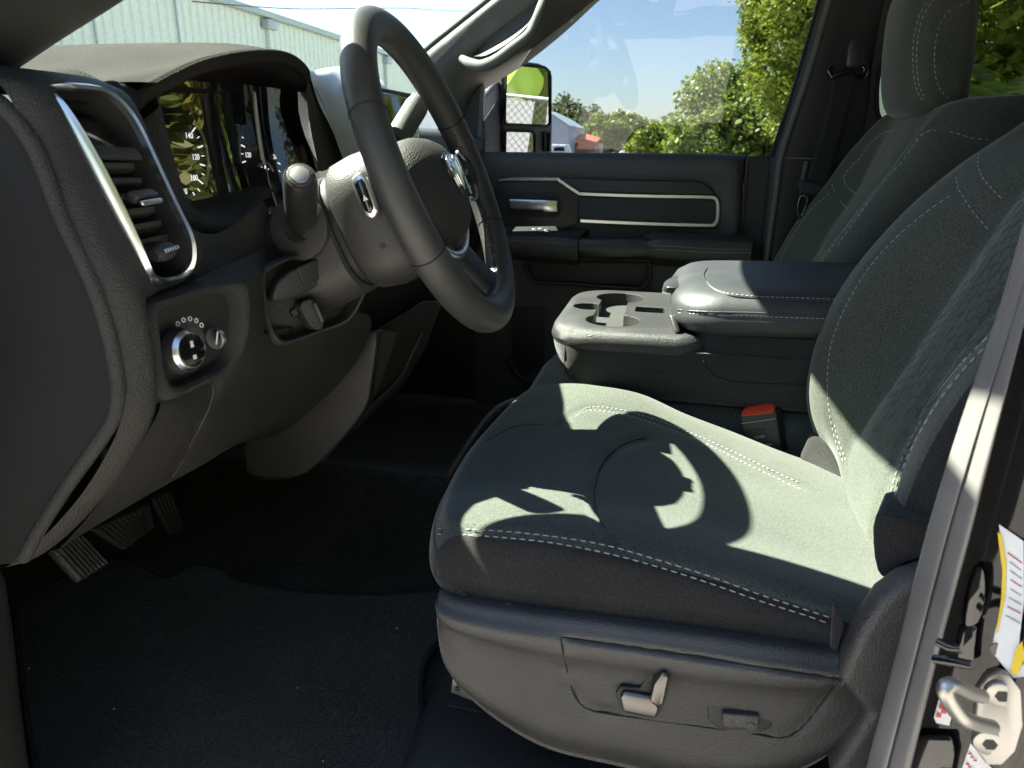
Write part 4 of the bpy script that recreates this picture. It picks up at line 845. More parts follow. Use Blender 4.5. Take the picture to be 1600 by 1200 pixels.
cus = sheet('seat_cushion', None, 'cloth', drv, A=CA); cb = bvh_grid(CA)
stitch(cus, cb, [(-0.1132,0.9268,-0.3582),(-0.1006,0.9313,-0.35),(-0.0741,0.934,-0.3495),(-0.034,0.9344,-0.3545),(0.0191,0.9302,-0.3666),(0.0711,0.9217,-0.3814),(0.1216,0.9091,-0.3985),(0.1659,0.8962,-0.4114),(0.1892,0.889,-0.4171)], .0045, .0022, .0007)
stitch(cus, cb, [(-0.1093,0.9296,-0.3521),(-0.0965,0.9334,-0.3456),(-0.0719,0.9361,-0.3444),(-0.0327,0.9364,-0.3494),(0.0186,0.9324,-0.361),(0.0707,0.924,-0.3758),(0.1211,0.9122,-0.3915),(0.1655,0.8994,-0.4047),(0.1888,0.8921,-0.4104)], .0045, .0022, .0007)
stitch(cus, cb, [(-0.282,0.8192,-0.4993),(-0.2365,0.8322,-0.5014),(-0.1848,0.8434,-0.5046),(-0.1236,0.8519,-0.509),(-0.0534,0.855,-0.5158),(0.0157,0.8514,-0.5243),(0.0825,0.8422,-0.5327),(0.1462,0.8285,-0.5405),(0.1986,0.8151,-0.5443),(0.2286,0.8061,-0.5458)], lift=.0019)
stitch(cus, cb, [(-0.2809,0.8155,-0.506),(-0.2354,0.828,-0.5089),(-0.1836,0.8387,-0.5128),(-0.1226,0.8471,-0.5171),(-0.0525,0.8498,-0.5245),(0.0165,0.8462,-0.5327),(0.0831,0.837,-0.5409),(0.1466,0.8233,-0.5483),(0.1988,0.8103,-0.5512),(0.2287,0.801,-0.5532)], lift=.0019)
for rl in ([(-0.0144,0.9251,-0.3794),(-0.0357,0.9218,-0.386),(-0.0564,0.9153,-0.3989),(-0.0721,0.905,-0.4193),(-0.0783,0.892,-0.4452),(-0.0759,0.8802,-0.4685),(-0.065,0.8698,-0.4891),(-0.0439,0.86,-0.5084)], [(-0.1366,0.9176,-0.3733),(-0.1652,0.9139,-0.3708),(-0.2,0.9053,-0.3747),(-0.2331,0.8895,-0.393)]):
    p = onto(cb, rl, .0001)
    if len(p) > 2: tube('cushion_seam', p, .0008, 'seam', cus, 5)
# side skin of the cushion in black cloth below the stitching
k_ = int(10*2.45); ske = CA[:, :k_, :].copy(); n_ = gnormals(ske); n_ = n_*np.sign((n_*np.array([-.5,-1,.2])).sum(2, keepdims=True)); ske = ske+n_*.0012
sheet('cushion_side', None, 'cloth_dark', cus, A=ske)
skf = CA[:int(10*2.7), :int(10*5), :].copy(); n_ = gnormals(skf); n_ = n_*np.sign((n_*np.array([-1,-.6,.1])).sum(2, keepdims=True)); sheet('cushion_front', None, 'cloth_dark', cus, A=skf+n_*.0009)
prism('side_pull_tab', [(0.1596,0.575,1.2472),(0.1644,0.575,1.2467),(0.171,0.575,1.2261),(0.1695,0.575,1.2008),(0.1641,0.575,1.2012)], (0,-.006,0), 'cloth_dark', cus, .003)
# valance: moulded side shield of the seat base
T = [(-0.2007,0.58,1.1943),(-0.1895,0.572,1.1927),(-0.1486,0.566,1.1919),(-0.0915,0.564,1.1952),(-0.0248,0.562,1.1976),(0.0557,0.562,1.1988),(0.1216,0.562,1.1994),(0.1595,0.564,1.1974),(0.1788,0.566,1.211)]
T = T[:1]+[(-0.1954,0.574,1.1933),(-0.1735,0.567,1.1929),(-0.1224,0.563,1.1942),(-0.0606,0.562,1.1963),(0.0102,0.561,1.1983),(0.0724,0.561,1.1992),(0.127,0.562,1.199),(0.1647,0.564,1.1977),(0.1883,0.566,1.1993),(0.2172,0.57,1.2016)]
Bm = [(-0.2029,0.59,1.1531),(-0.197,0.59,1.0978),(-0.1756,0.588,1.0671),(-0.133,0.586,1.0375),(-0.0825,0.584,1.0184),(-0.0099,0.583,1.0146),(0.0675,0.583,1.0117),(0.1301,0.583,1.0308),(0.1765,0.583,1.0677),(0.1991,0.583,1.1172),(0.2297,0.585,1.1498)]
va = []
for a, b in zip(T, Bm):
    a = np.array(a); b = np.array(b); q = lambda t, o: a*(1-t)+b*t+(0,-o,0)
    va.append([a+(0,.030,.0), a+(0,.004,.003), q(.03,.006), q(.08,.014), q(.16,.015), q(.24,.011), q(.36,.010), q(.6,.012), q(.78,.014), q(.9,.008), q(.97,.001), b, b+(.004,.03,.004)])
VA = dense(va, 7, 5); vb_ = bvh_grid(VA)
pl = onto(vb_, [(-0.1037,0.7812,-0.6156),(-0.102,0.777,-0.6211),(-0.0981,0.7702,-0.6303),(-0.0929,0.7609,-0.6421),(-0.0823,0.7449,-0.6621),(-0.0705,0.7351,-0.6743),(-0.0493,0.7312,-0.6804),(0.0068,0.7331,-0.6801),(0.0844,0.7321,-0.6759),(0.1437,0.7284,-0.6699),(0.1736,0.7255,-0.666),(0.1931,0.7311,-0.6544),(0.2139,0.7466,-0.63),(0.233,0.7614,-0.605),(0.2358,0.7629,-0.602),(0.2303,0.7647,-0.6018),(0.1566,0.7761,-0.6108),(0.0486,0.7856,-0.6168),(-0.0499,0.7854,-0.617),(-0.0919,0.7822,-0.6162),(-0.1037,0.7812,-0.6156)])
VA = groove(VA, cr(pl, 2), .004, .0025, (0,-1,0))
val = sheet('side_shield', None, 'valance', drv, A=VA); vb_ = bvh_grid(VA)
tube('switch_panel_seam', cr(onto(vb_, [(-0.1037,0.7812,-0.6156),(-0.102,0.777,-0.6211),(-0.0981,0.7702,-0.6303),(-0.0929,0.7609,-0.6421),(-0.0823,0.7449,-0.6621),(-0.0705,0.7351,-0.6743),(-0.0493,0.7312,-0.6804),(0.0068,0.7331,-0.6801),(0.0844,0.7321,-0.6759),(0.1437,0.7284,-0.6699),(0.1736,0.7255,-0.666),(0.1931,0.7311,-0.6544),(0.2139,0.7466,-0.63),(0.233,0.7614,-0.605),(0.2358,0.7629,-0.602),(0.2303,0.7647,-0.6018),(0.1566,0.7761,-0.6108),(0.0486,0.7856,-0.6168),(-0.0499,0.7854,-0.617),(-0.0919,0.7822,-0.6162),(-0.102,0.7815,-0.6155)], .0002), 2), .0008, 'seam', val, 6, smooth=0)
def raised(name, rl, h, mat, par, bev, sink=.004, smooth=0):
    p = onto(vb_, rl); m = p.mean(0); nrm = np.array([.05,-1,.12]); nrm /= np.linalg.norm(nrm)
    pp = [q+nrm*((m-q)@nrm) for q in p]
    return prism(name, [q-nrm*sink for q in pp], nrm*(h+sink), mat, par, bev, smooth=smooth)
swp = raised('seat_switch_plate', [(-0.0265,0.7524,-0.6581),(-0.0206,0.7572,-0.6529),(0.0037,0.7578,-0.6525),(0.0166,0.7708,-0.6369),(0.0287,0.7771,-0.6287),(0.0401,0.7755,-0.6301),(0.0441,0.7679,-0.639),(0.0349,0.7506,-0.6598),(0.0281,0.7401,-0.6719),(0.0061,0.739,-0.6736),(-0.0183,0.7413,-0.6709)], .0015, 'plastic_dark', val, .0015)
raised('slide_switch', [(-0.0207,0.7521,-0.6587),(-0.0172,0.756,-0.6543),(0.0201,0.7553,-0.6551),(0.0288,0.7481,-0.6629),(0.0249,0.7408,-0.6712),(-0.0153,0.7427,-0.6694)], .012, 'switch', val, .003)
raised('recline_switch', [(0.0152,0.7559,-0.6545),(0.0187,0.767,-0.6413),(0.0292,0.7733,-0.6334),(0.039,0.7715,-0.635),(0.0328,0.7554,-0.6545),(0.0267,0.7529,-0.6576)], .014, 'switch', val, .003)
raised('lumbar_recess', [(0.087,0.7497,-0.656),(0.0921,0.7528,-0.6518),(0.1503,0.7478,-0.6466),(0.1663,0.7448,-0.6462),(0.1622,0.7345,-0.6589),(0.1508,0.7318,-0.6646),(0.1009,0.7338,-0.6719),(0.0885,0.7391,-0.6677)], .0008, 'plastic_dark', val, .0015)
lum = raised('lumbar_switch', [(0.1039,0.7464,-0.6573),(0.1476,0.7441,-0.6516),(0.1464,0.7346,-0.6625),(0.1051,0.7378,-0.6668)], .007, 'valance', val, .002)
for rl in ([(0.1147,0.74,-0.6628)], [(0.1376,0.7384,-0.6602)]):
    h = onto(vb_, rl)[0]+np.array([0,-.0068,0]); disc('lumbar_dimple', h, (0,-1,.1), .0042, .0012, 'plastic_grey', lum, .0006, 18)
# recliner cover at the seat hinge
prism('recliner_cover', [(0.1679,0.578,1.1857),(0.1713,0.578,1.207),(0.1777,0.578,1.2416),(0.1883,0.578,1.2724),(0.202,0.578,1.2902),(0.2176,0.578,1.2999),(0.2409,0.578,1.3046),(0.2817,0.578,1.2901),(0.3282,0.578,1.0616),(0.1918,0.578,1.026),(0.1772,0.578,1.0892),(0.1975,0.578,1.1564)], (0,-.030,0), 'valance', drv, .010, 4)
prism('bolster_lower_cover', [(0.1887,0.6,1.3215),(0.2014,0.59,1.3273),(0.2177,0.58,1.3301),(0.2426,0.572,1.3356),(0.2583,0.572,1.3024),(0.2259,0.574,1.3012),(0.2116,0.582,1.2892),(0.2049,0.592,1.2665),(0.1988,0.6,1.2682),(0.1916,0.602,1.2931)], (.02,.05,0), 'cloth_dark', drv, .014, 4, smooth=2)
# seat track and far side trim
trk = prism('seat_track', [(-0.2142,0.66,1.0259),(-0.2015,0.66,1.0303),(-0.1845,0.66,1.0011),(-0.183,0.66,0.9873),(-0.2179,0.66,0.997)], (.03,.02,-.004), 'steel', drv, .001)
for q in [(-0.2071,0.657,1.0225),(-0.2081,0.657,1.0073)]: box('track_hole', q, (.006,.003,.006), 'plastic_dark', trk, .001)
prism('track_slot', [(-0.2343,0.699,0.9585),(-0.1989,0.6994,0.9585),(-0.1849,0.6785,0.9585),(-0.228,0.6791,0.9585)], (0,0,-.004), 'plastic_dark', drv, .001)
tube('cushion_far_trim', [(-0.3266,1,1.1095),(-0.3027,1.05,1.1532),(-0.2769,1.1,1.1884),(-0.2491,1.125,1.2019),(-0.2108,1.13,1.2082)], .006, 'plastic_smooth', drv, 8)
prism('inner_hinge_cover', [(0.1997,1.03,1.1828),(0.2188,1.06,1.2218),(0.2416,1.04,1.2137),(0.262,1,1.1881),(0.2642,0.98,1.169),(0.2381,0.99,1.175)], (.03,.03,0), 'cloth_dark', drv, .012, 4)
prism('seat_pan', [(-.17,.60,1.17), (.40,.60,1.15), (.40,1.08,1.15), (-.17,1.08,1.17)], (0,0,-.10), 'plastic_dark', drv, .01)

# passenger seat
psg = thing('passenger_seat', (.10, 1.68, .95), 'dark grey cloth passenger seat with headrest beside the far door', 'seat')
PA = rumple(backrest(1.68, 0, -.02, 1.74, CTP, BTP, .14), .0012, 2)
pb = bvh_grid(PA)
pv = onto(pb, [(0.1716,0.9744,-0.1455),(0.1883,0.9761,-0.1086),(0.2057,0.9759,-0.0725),(0.2178,0.9749,-0.0468),(0.2307,0.9727,-0.0261),(0.2508,0.968,-0.0037),(0.2641,0.9644,0.0143)])
pv2 = onto(pb, [(0.1774,0.9736,-0.1435),(0.2019,0.9743,-0.0999),(0.222,0.973,-0.0626),(0.2363,0.9708,-0.0409),(0.2533,0.9672,-0.0197),(0.2677,0.9634,0.0122),(0.28,0.9598,0.0214),(0.3037,0.9526,0.0193),(0.3285,0.9444,0.0125),(0.3404,0.9401,0.0166)])
po = onto(pb, [(0.2286,0.9628,-0.1443),(0.2483,0.963,-0.1048),(0.2676,0.9607,-0.0733),(0.287,0.9566,-0.0502),(0.3091,0.9505,-0.0312),(0.3173,0.948,-0.0253)])
for pth, d_, w_ in ((pv2,.003,.007), (po,.003,.005)):
    if len(pth) > 2: PA = groove(PA, cr(pth, 3), d_, w_, (-1,-.5,0))
pbk = sheet('backrest', None, 'cloth', psg, A=PA); pb = bvh_grid(PA)
stitch(pbk, pb, [(0.1835,0.9723,-0.1447),(0.2025,0.9736,-0.1054),(0.2197,0.9729,-0.0719),(0.2319,0.9715,-0.0486)], .008, .004, .001)
stitch(pbk, pb, [(0.188,0.9715,-0.1443),(0.2069,0.9726,-0.1059),(0.224,0.9719,-0.0724),(0.2357,0.9707,-0.0469)], .008, .004, .001)
stitch(pbk, pb, [(0.2425,0.9695,-0.037),(0.2587,0.9659,-0.0123),(0.2706,0.9626,0.0137),(0.2818,0.9592,0.0221),(0.3035,0.9526,0.02),(0.3225,0.9465,0.0138),(0.3389,0.9407,0.0125)], .008, .004, .0009)
stitch(pbk, pb, [(0.1872,0.9815,-0.0409),(0.1913,0.9803,-0.05),(0.1999,0.9779,-0.0612),(0.2097,0.9752,-0.0708)], .008, .003, .001)
stitch(pbk, pb, [(0.2104,0.9775,-0.0139),(0.1998,0.9794,-0.0284),(0.2012,0.9788,-0.0382),(0.2095,0.9766,-0.0478),(0.2163,0.975,-0.0514)], .008, .003, .001)
stitch(pbk, pb, [(0.2117,0.9772,-0.0131),(0.2223,0.9749,0.0076),(0.234,0.9721,0.0193),(0.2434,0.9697,0.0221),(0.2686,0.963,0.0221)], .008, .003, .001)
stitch(pbk, pb, [(0.1359,0.9806,-0.1415),(0.1503,0.9833,-0.1027),(0.169,0.9831,-0.0702),(0.187,0.9811,-0.0501)], .008, .004, .0008)
# headrest
def hmap(x, y, z):
    return (.408+(x*.115)+(z-1.79)*-.10, 1.685+y, z-.014)
HR = []
for z, w_, f0, f1 in ((1.695,.060,.35,.75), (1.700,.098,.14,.90), (1.715,.118,.03,.97), (1.75,.128,-.04,1.0), (1.80,.131,-.06,1.02), (1.85,.130,-.05,1.02), (1.90,.127,-.01,1.0), (1.935,.118,.10,.95), (1.955,.095,.28,.82), (1.958,.05,.45,.7)):
    ring = []
    for k in range(28):
        t = 2*math.pi*k/28; c, s = math.cos(t), math.sin(t)
        ux = np.sign(c)*abs(c)**.62; uy = np.sign(s)*abs(s)**.62
        ring.append(hmap((f0+f1)/2+(f1-f0)/2*ux-.06*(1-uy*uy)*(1 if ux < 0 else 0), w_*uy, z))
    HR.append(ring)
HA = dense(HR, 5, 3, False, True); HA2 = np.concatenate([HA, HA[:, :1]], 1)
hb = bvh_grid(HA2)
hp = [onto(hb, [(0.2594,0.9524,0.1598),(0.25,0.9578,0.142),(0.2502,0.9615,0.1133),(0.2571,0.9631,0.0801),(0.2673,0.9618,0.0582),(0.2817,0.9584,0.047)]), onto(hb, [(0.2915,0.9442,0.1531),(0.2735,0.9511,0.1435),(0.2685,0.9555,0.122),(0.2719,0.9578,0.0928),(0.28,0.9575,0.0693),(0.2907,0.9551,0.0577),(0.2995,0.9528,0.0487)])]
for pth in hp:
    if len(pth) > 2: HA2 = groove(HA2, cr(pth, 3), .0025, .005, (-.6,-1,0))
hdr = pyd('headrest', HA2.reshape(-1,3), gfaces(HA2.shape[0], HA2.shape[1])+[tuple(range(HA2.shape[1]-1))[::-1], tuple((HA2.shape[0]-1)*HA2.shape[1]+k for k in range(HA2.shape[1]-1))], 'cloth', psg, 60)
hb = bvh_grid(HA2)
for rl in ([(0.2551,0.9535,0.1608),(0.2476,0.9584,0.1421),(0.2477,0.9622,0.1134),(0.2546,0.9637,0.0801),(0.2648,0.9625,0.0582),(0.2792,0.9591,0.047)], [(0.2596,0.9525,0.1592),(0.2514,0.9575,0.1413),(0.2515,0.9612,0.1132),(0.2584,0.9627,0.08),(0.2685,0.9615,0.0588),(0.2828,0.958,0.0476)], [(0.2915,0.9442,0.1531),(0.2735,0.9511,0.1435),(0.2685,0.9555,0.122),(0.2719,0.9578,0.0928),(0.28,0.9575,0.0693),(0.2907,0.9551,0.0577),(0.2995,0.9528,0.0487)]):
    stitch(hdr, hb, rl, .007, .0035, .0009)
rloft('seat_cushion', [(1.10,-.18,.36,1.46,1.92,.06), (1.17,-.21,.36,1.45,1.93,.07), (1.205,-.205,.36,1.455,1.925,.07), (1.225,-.18,.36,1.48,1.90,.06), (1.228,-.10,.36,1.56,1.82,.05)], 'cloth', psg, angle=60)
box('seat_base', (.10,1.69,.99), (.50,.42,.24), 'plastic_dark', psg, .03)

# ---------------------------------------------------------------- centre console
con = thing('centre_console', (.1, 1.26, .95), 'black centre console with cup holder tray and padded leather armrest lid', 'console')
def cmap(x, y, z): return (x, y, z)
rloft('console_seat_base', [(.98,-.20,.5,1.11,1.42,.04), (1.15,-.235,.5,1.11,1.42,.06), (1.20,-.235,.5,1.11,1.42,.06), (1.222,-.215,.5,1.125,1.405,.05)], 'cloth', con, angle=60)
cbody = rloft('console_body', [(1.225,-.10,.45,1.135,1.405,.05), (1.232,-.135,.45,1.112,1.42,.06), (1.25,-.160,.45,1.098,1.432,.065), (1.285,-.178,.45,1.088,1.438,.07), (1.315,-.184,.45,1.084,1.440,.072), (1.3225,-.184,.45,1.084,1.440,.072)], 'console_cloth', con, angle=60)
cvb = BVHTree.FromPolygons([v.co for v in cbody.data.vertices], [tuple(p.vertices) for p in cbody.data.polygons])
rloft('console_rear_body', [(1.24,.060,.46,1.100,1.43,.03), (1.30,.052,.46,1.088,1.438,.035), (1.34,.046,.46,1.086,1.440,.035), (1.352,.044,.46,1.088,1.438,.035)], 'console_cloth', con, angle=60)
# padded side panel with seam
sp = onto(cvb, [(0.0472,0.9686,-0.2442),(0.0458,0.9649,-0.2586),(0.0521,0.9608,-0.2724),(0.0633,0.956,-0.2864),(0.0807,0.9522,-0.2948),(0.1136,0.9483,-0.2963),(0.1533,0.9437,-0.2933),(0.1854,0.9389,-0.2899),(0.2063,0.9352,-0.2878)])
if len(sp) > 2: tube('side_seam', sp+np.array([0,-.0004,0]), .0011, 'seam', cbody, 6)
sp = onto(cvb, [(-0.1354,0.9561,-0.2598),(-0.1356,0.95,-0.2814),(-0.1328,0.9464,-0.2943),(-0.1264,0.9433,-0.3069)])
if len(sp) > 2: tube('side_seam', sp+np.array([0,-.0004,0]), .0007, 'seam', cbody, 6)
tray = rloft('cup_tray', [(1.316,-.184,.09,1.084,1.440,.072), (1.326,-.188,.09,1.080,1.444,.076), (1.340,-.184,.09,1.084,1.440,.074), (1.346,-.176,.09,1.092,1.432,.068)], 'plastic', con, angle=50)
def closed_disc(cx, cyy, r, z0):
    bm = bmesh.new(); bmesh.ops.create_cone(bm, cap_ends=True, segments=40, radius1=r*.95, radius2=r, depth=.12, matrix=Matrix.Translation((cx,cyy,z0+.06)))
    me = bpy.data.meshes.new('cutter'); bm.to_mesh(me); bm.free(); return link('cutter', me, None)
cut = [closed_disc(-.090,1.362,.046,1.268), closed_disc(-.088,1.170,.046,1.268), closed_disc(-.140,1.268,.028,1.268), box('cutter', (-.098,1.265,1.328), (.050,.16,.12), None, None, 0), box('cutter', (-.030,1.268,1.345), (.052,.044,.09), None, None, .006)]
for c in cut:
    md = tray.modifiers.new('cut', 'BOOLEAN'); md.object = c; md.solver = 'EXACT'; md.operation = 'DIFFERENCE'
bpy.context.view_layer.update(); dg = bpy.context.evaluated_depsgraph_get()
me = bpy.data.meshes.new_from_object(tray.evaluated_get(dg)); tray.modifiers.clear(); tray.data = me
me.materials.clear(); me.materials.append(M['plastic']); me.polygons.foreach_set('use_smooth', [True]*len(me.polygons)); me.set_sharp_from_angle(angle=math.radians(40))
for c in cut: bpy.data.objects.remove(c)
md = tray.modifiers.new('edge', 'BEVEL'); md.width = .003; md.segments = 2; md.angle_limit = math.radians(50)
disc('cup_floor', (-.090,1.362,1.262), (0,0,1), .047, .003, 'plastic_dark', tray, .001)
disc('cup_floor', (-.088,1.170,1.262), (0,0,1), .047, .003, 'plastic_dark', tray, .001)
disc('cup_liner_mark', (-.088,1.170,1.2665), (0,0,1), .010, .001, 'greyprint', tray, seg=20)
# armrest lid
def lidmap(x, y, z): return (x, y, z+(.10-x)*-.03)
lid = rloft('armrest_lid', [(1.350,.030,.46,1.092,1.432,.06), (1.356,.016,.46,1.080,1.444,.07), (1.368,.006,.46,1.072,1.452,.075), (1.380,.004,.46,1.072,1.452,.075), (1.385,.005,.46,1.074,1.450,.075), (1.392,.004,.46,1.074,1.450,.075), (1.405,.012,.46,1.082,1.442,.07), (1.416,.030,.46,1.098,1.426,.062), (1.420,.055,.46,1.12,1.40,.055), (1.421,.09,.46,1.16,1.37,.05)], 'leather', con, fn=lidmap, angle=70)
lb = BVHTree.FromPolygons([v.co for v in lid.data.vertices], [tuple(p.vertices) for p in lid.data.polygons])
for rl in ([(-0.0086,0.9801,-0.1985),(-0.0026,0.978,-0.2084),(0.0149,0.9769,-0.2133),(0.0487,0.9759,-0.2129),(0.1142,0.9709,-0.2105),(0.1764,0.9622,-0.2073),(0.2134,0.9554,-0.2043)],):
    stitch(lid, lb, rl, .0048, .0022, .0008)
    p = onto(lb, [(-0.0089,0.9809,-0.1942),(-0.003,0.9789,-0.2041),(0.0145,0.9778,-0.2091),(0.0484,0.9766,-0.2095),(0.1138,0.9718,-0.2063),(0.1761,0.9632,-0.2033),(0.213,0.9563,-0.2004)], .0004)
    if len(p) > 2: tube('piping', p, .0016, 'leather', lid, 8)
stitch(lid, lb, [(0.0483,0.9843,-0.1699),(0.0556,0.9826,-0.1771),(0.0751,0.9802,-0.1834),(0.1118,0.9764,-0.185),(0.174,0.9677,-0.1824),(0.2254,0.9575,-0.1801)], .0048, .0022, .0008)
p = onto(lb, [(0.0468,0.9871,-0.1532),(0.0434,0.9859,-0.1618),(0.0475,0.9842,-0.1708),(0.0557,0.9823,-0.1788),(0.0778,0.9795,-0.1857),(0.112,0.9759,-0.1875),(0.1742,0.9672,-0.1848),(0.2292,0.9562,-0.182)], .0003)
if len(p) > 2: tube('piping', p, .0016, 'leather', lid, 8)
prism('lid_latch', [(-0.0104,1.262,1.385),(0.0062,1.3,1.3927),(0.0351,1.3,1.3941),(0.0455,1.26,1.3927),(0.032,1.2,1.3923),(-0.0052,1.19,1.3922)], (0,-.004,.012), 'plastic_smooth', lid, .004, smooth=2)
prism('latch_insert', [(-0.0115,1.22,1.3839),(-0.0084,1.26,1.3877),(0.0046,1.27,1.3888),(0.0035,1.21,1.3845)], (0,-.006,.012), 'satin', lid, .002)
prism('lid_front_lip', [(.012,1.10,1.348), (.012,1.42,1.348), (.002,1.40,1.372), (.002,1.12,1.372)], (.012,0,0), 'plastic_smooth', con, .004)

# seat belt buckle between seat and console
bk = thing('seat_belt_buckle', (0.1631,1.1,1.1697), 'black seat belt buckle with red release button beside the console', 'buckle')
q = np.array([(0.1223,1.085,1.2301),(0.1739,1.085,1.2412),(0.1917,1.085,1.1726),(0.1395,1.085,1.1604)])
body = prism('buckle_body', q, (.012,.022,-.002), 'plastic_smooth', bk, .003)
prism('release_button', [(0.1239,1.083,1.2321),(0.1322,1.098,1.2369),(0.1691,1.098,1.2467),(0.1725,1.083,1.2429),(0.1686,1.082,1.2356),(0.1263,1.082,1.2263)], (.004,.016,.0), 'red', bk, .002)
tube('body_line', [(0.1259,1.0835,1.214),(0.1754,1.0835,1.2272)], .0006, 'greyprint', body, 5, smooth=0)
tube('body_line', [(0.1509,1.0835,1.1776),(0.174,1.0835,1.1844)], .0006, 'greyprint', body, 5, smooth=0)
prism('buckle_label', [(0.1349,1.084,1.2018),(0.1625,1.084,1.2099),(0.1729,1.084,1.1862),(0.1433,1.084,1.1777)], (0,-.0006,0), 'plastic_dark', body)
for k in range(6):
    tube('label_print', [tuple(np.array((0.1503,1.0828,1.1909))+np.array([.0024*k,0,.0008*k])), tuple(np.array((0.1489,1.0828,1.195))+np.array([.0024*k,0,.0008*k]))], .0005, 'greyprint', body, 4, smooth=0)
tube('buckle_stalk', [(0.1638,1.1,1.1632),(0.1843,1.11,1.1228),(0.2176,1.12,1.0639)], .014, 'plastic_dark', bk, 10, flat=.5)
# ---------------------------------------------------------------- passenger door (closed, far side)
dr = thing('passenger_door', (-.15, 2.0, .9), 'closed far door with silver trim, pull handle and padded armrest', 'door')
up = []
for px in (742, 800, 900, 1000, 1100, 1150, 1166):
    t = (px-742)/424
    col = []
    for py, yy in ((238,2.045), (237,2.02), (240,2.0), (250,1.987), (265,1.985), (278,1.990), (300,1.998), (360,2.0), (430,2.0), (520,2.0), (640,2.0)):
        col.append((px, py+3*t, yy+(.012 if px > 1160 else 0)))
    up.append(col)
UPW = [[(-0.5683,2.045,1.6027),(-0.5613,2.02,1.6046),(-0.5558,2,1.5997),(-0.5523,1.987,1.583),(-0.552,1.985,1.5525),(-0.5535,1.99,1.5318),(-0.556,1.998,1.4967),(-0.5572,2,1.39),(-0.5581,2,1.261),(-0.5593,2,1.0872),(-0.561,2,0.8406)], [(-0.3692,2.045,1.6033),(-0.3647,2.02,1.6052),(-0.361,2,1.6004),(-0.3582,1.987,1.584),(-0.3571,1.985,1.5558),(-0.3576,1.99,1.5355),(-0.3582,1.998,1.5012),(-0.3559,2,1.3968),(-0.3528,2,1.2708),(-0.3487,2,1.1011),(-0.3428,2,0.8607)], [(-0.1057,2.045,1.6047),(-0.1046,2.02,1.6065),(-0.1032,2,1.6018),(-0.1015,1.987,1.5859),(-0.0996,1.985,1.5601),(-0.0986,1.99,1.5404),(-0.0968,1.998,1.5071),(-0.0902,2,1.4059),(-0.0821,2,1.2836),(-0.0712,2,1.1194),(-0.0558,2,0.8872)], [(0.062,2.045,1.6051),(0.0611,2.02,1.6068),(0.0609,2,1.6022),(0.062,1.987,1.5866),(0.0641,1.985,1.5629),(0.0661,1.99,1.5436),(0.0693,1.996,1.511),(0.0785,1.998,1.4118),(0.0897,2,1.2918),(0.1047,2,1.1311),(0.1257,2,0.9039)], [(0.1437,2.045,1.6044),(0.1418,2.02,1.6062),(0.1377,2,1.6016),(0.1367,1.985,1.5861),(0.1373,1.982,1.5642),(0.1378,1.984,1.5452),(0.1397,1.986,1.5132),(0.1469,1.99,1.415),(0.1562,1.995,1.2958),(0.1646,2,1.135),(0.1788,2,0.9088)], [(0.1647,2.045,1.6047),(0.1633,2.03,1.6064),(0.161,2.015,1.6017),(0.1599,2,1.5862),(0.1606,1.998,1.5641),(0.1611,1.998,1.5451),(0.1629,1.998,1.513),(0.1704,2,1.4147),(0.1803,2.005,1.2953),(0.191,2.01,1.1343),(0.2061,2.01,0.9077)], [(0.1707,2.06,1.6046),(0.1697,2.05,1.6063),(0.1678,2.04,1.6016),(0.1671,2.03,1.5857),(0.168,2.03,1.5633),(0.1685,2.03,1.5439),(0.1704,2.03,1.5114),(0.1779,2.03,1.4118),(0.1875,2.03,1.2915),(0.198,2.03,1.1298),(0.2135,2.03,0.9011)]]
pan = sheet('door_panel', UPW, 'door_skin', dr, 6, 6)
prism('door_edge', [(0.1649,2.02,1.5986),(0.241,2.02,1.5964),(0.2415,2.02,1.5136),(0.2405,2.02,1.3303),(0.2429,2.02,1.1352),(0.1919,2.02,1.1319),(0.181,2.02,1.3449)], (0,.04,0), 'plastic', dr, .004)
tube('door_edge_bead', [(0.1711,2.014,1.5956),(0.1723,2.014,1.5124),(0.1769,2.014,1.3797)], .0035, 'pillar', dr, 8)
prism('door_glass', [(-.62,2.045,1.58), (.26,2.045,1.58), (.34,1.97,2.06), (-.25,1.97,2.06)], (0,.004,0), 'sideglass', dr)
prism('glass_run_seal', [(-0.5543,2.035,1.5995),(0.2312,2.035,1.6008),(0.2319,2.035,1.5945),(-0.5543,2.035,1.5926)], (0,.012,0), 'rubber_black', dr, .002)
tube('lock_pin', [(0.2092,2.01,1.6039),(0.2049,2.01,1.6273)], .0045, 'rubber_black', dr, 10, smooth=0)
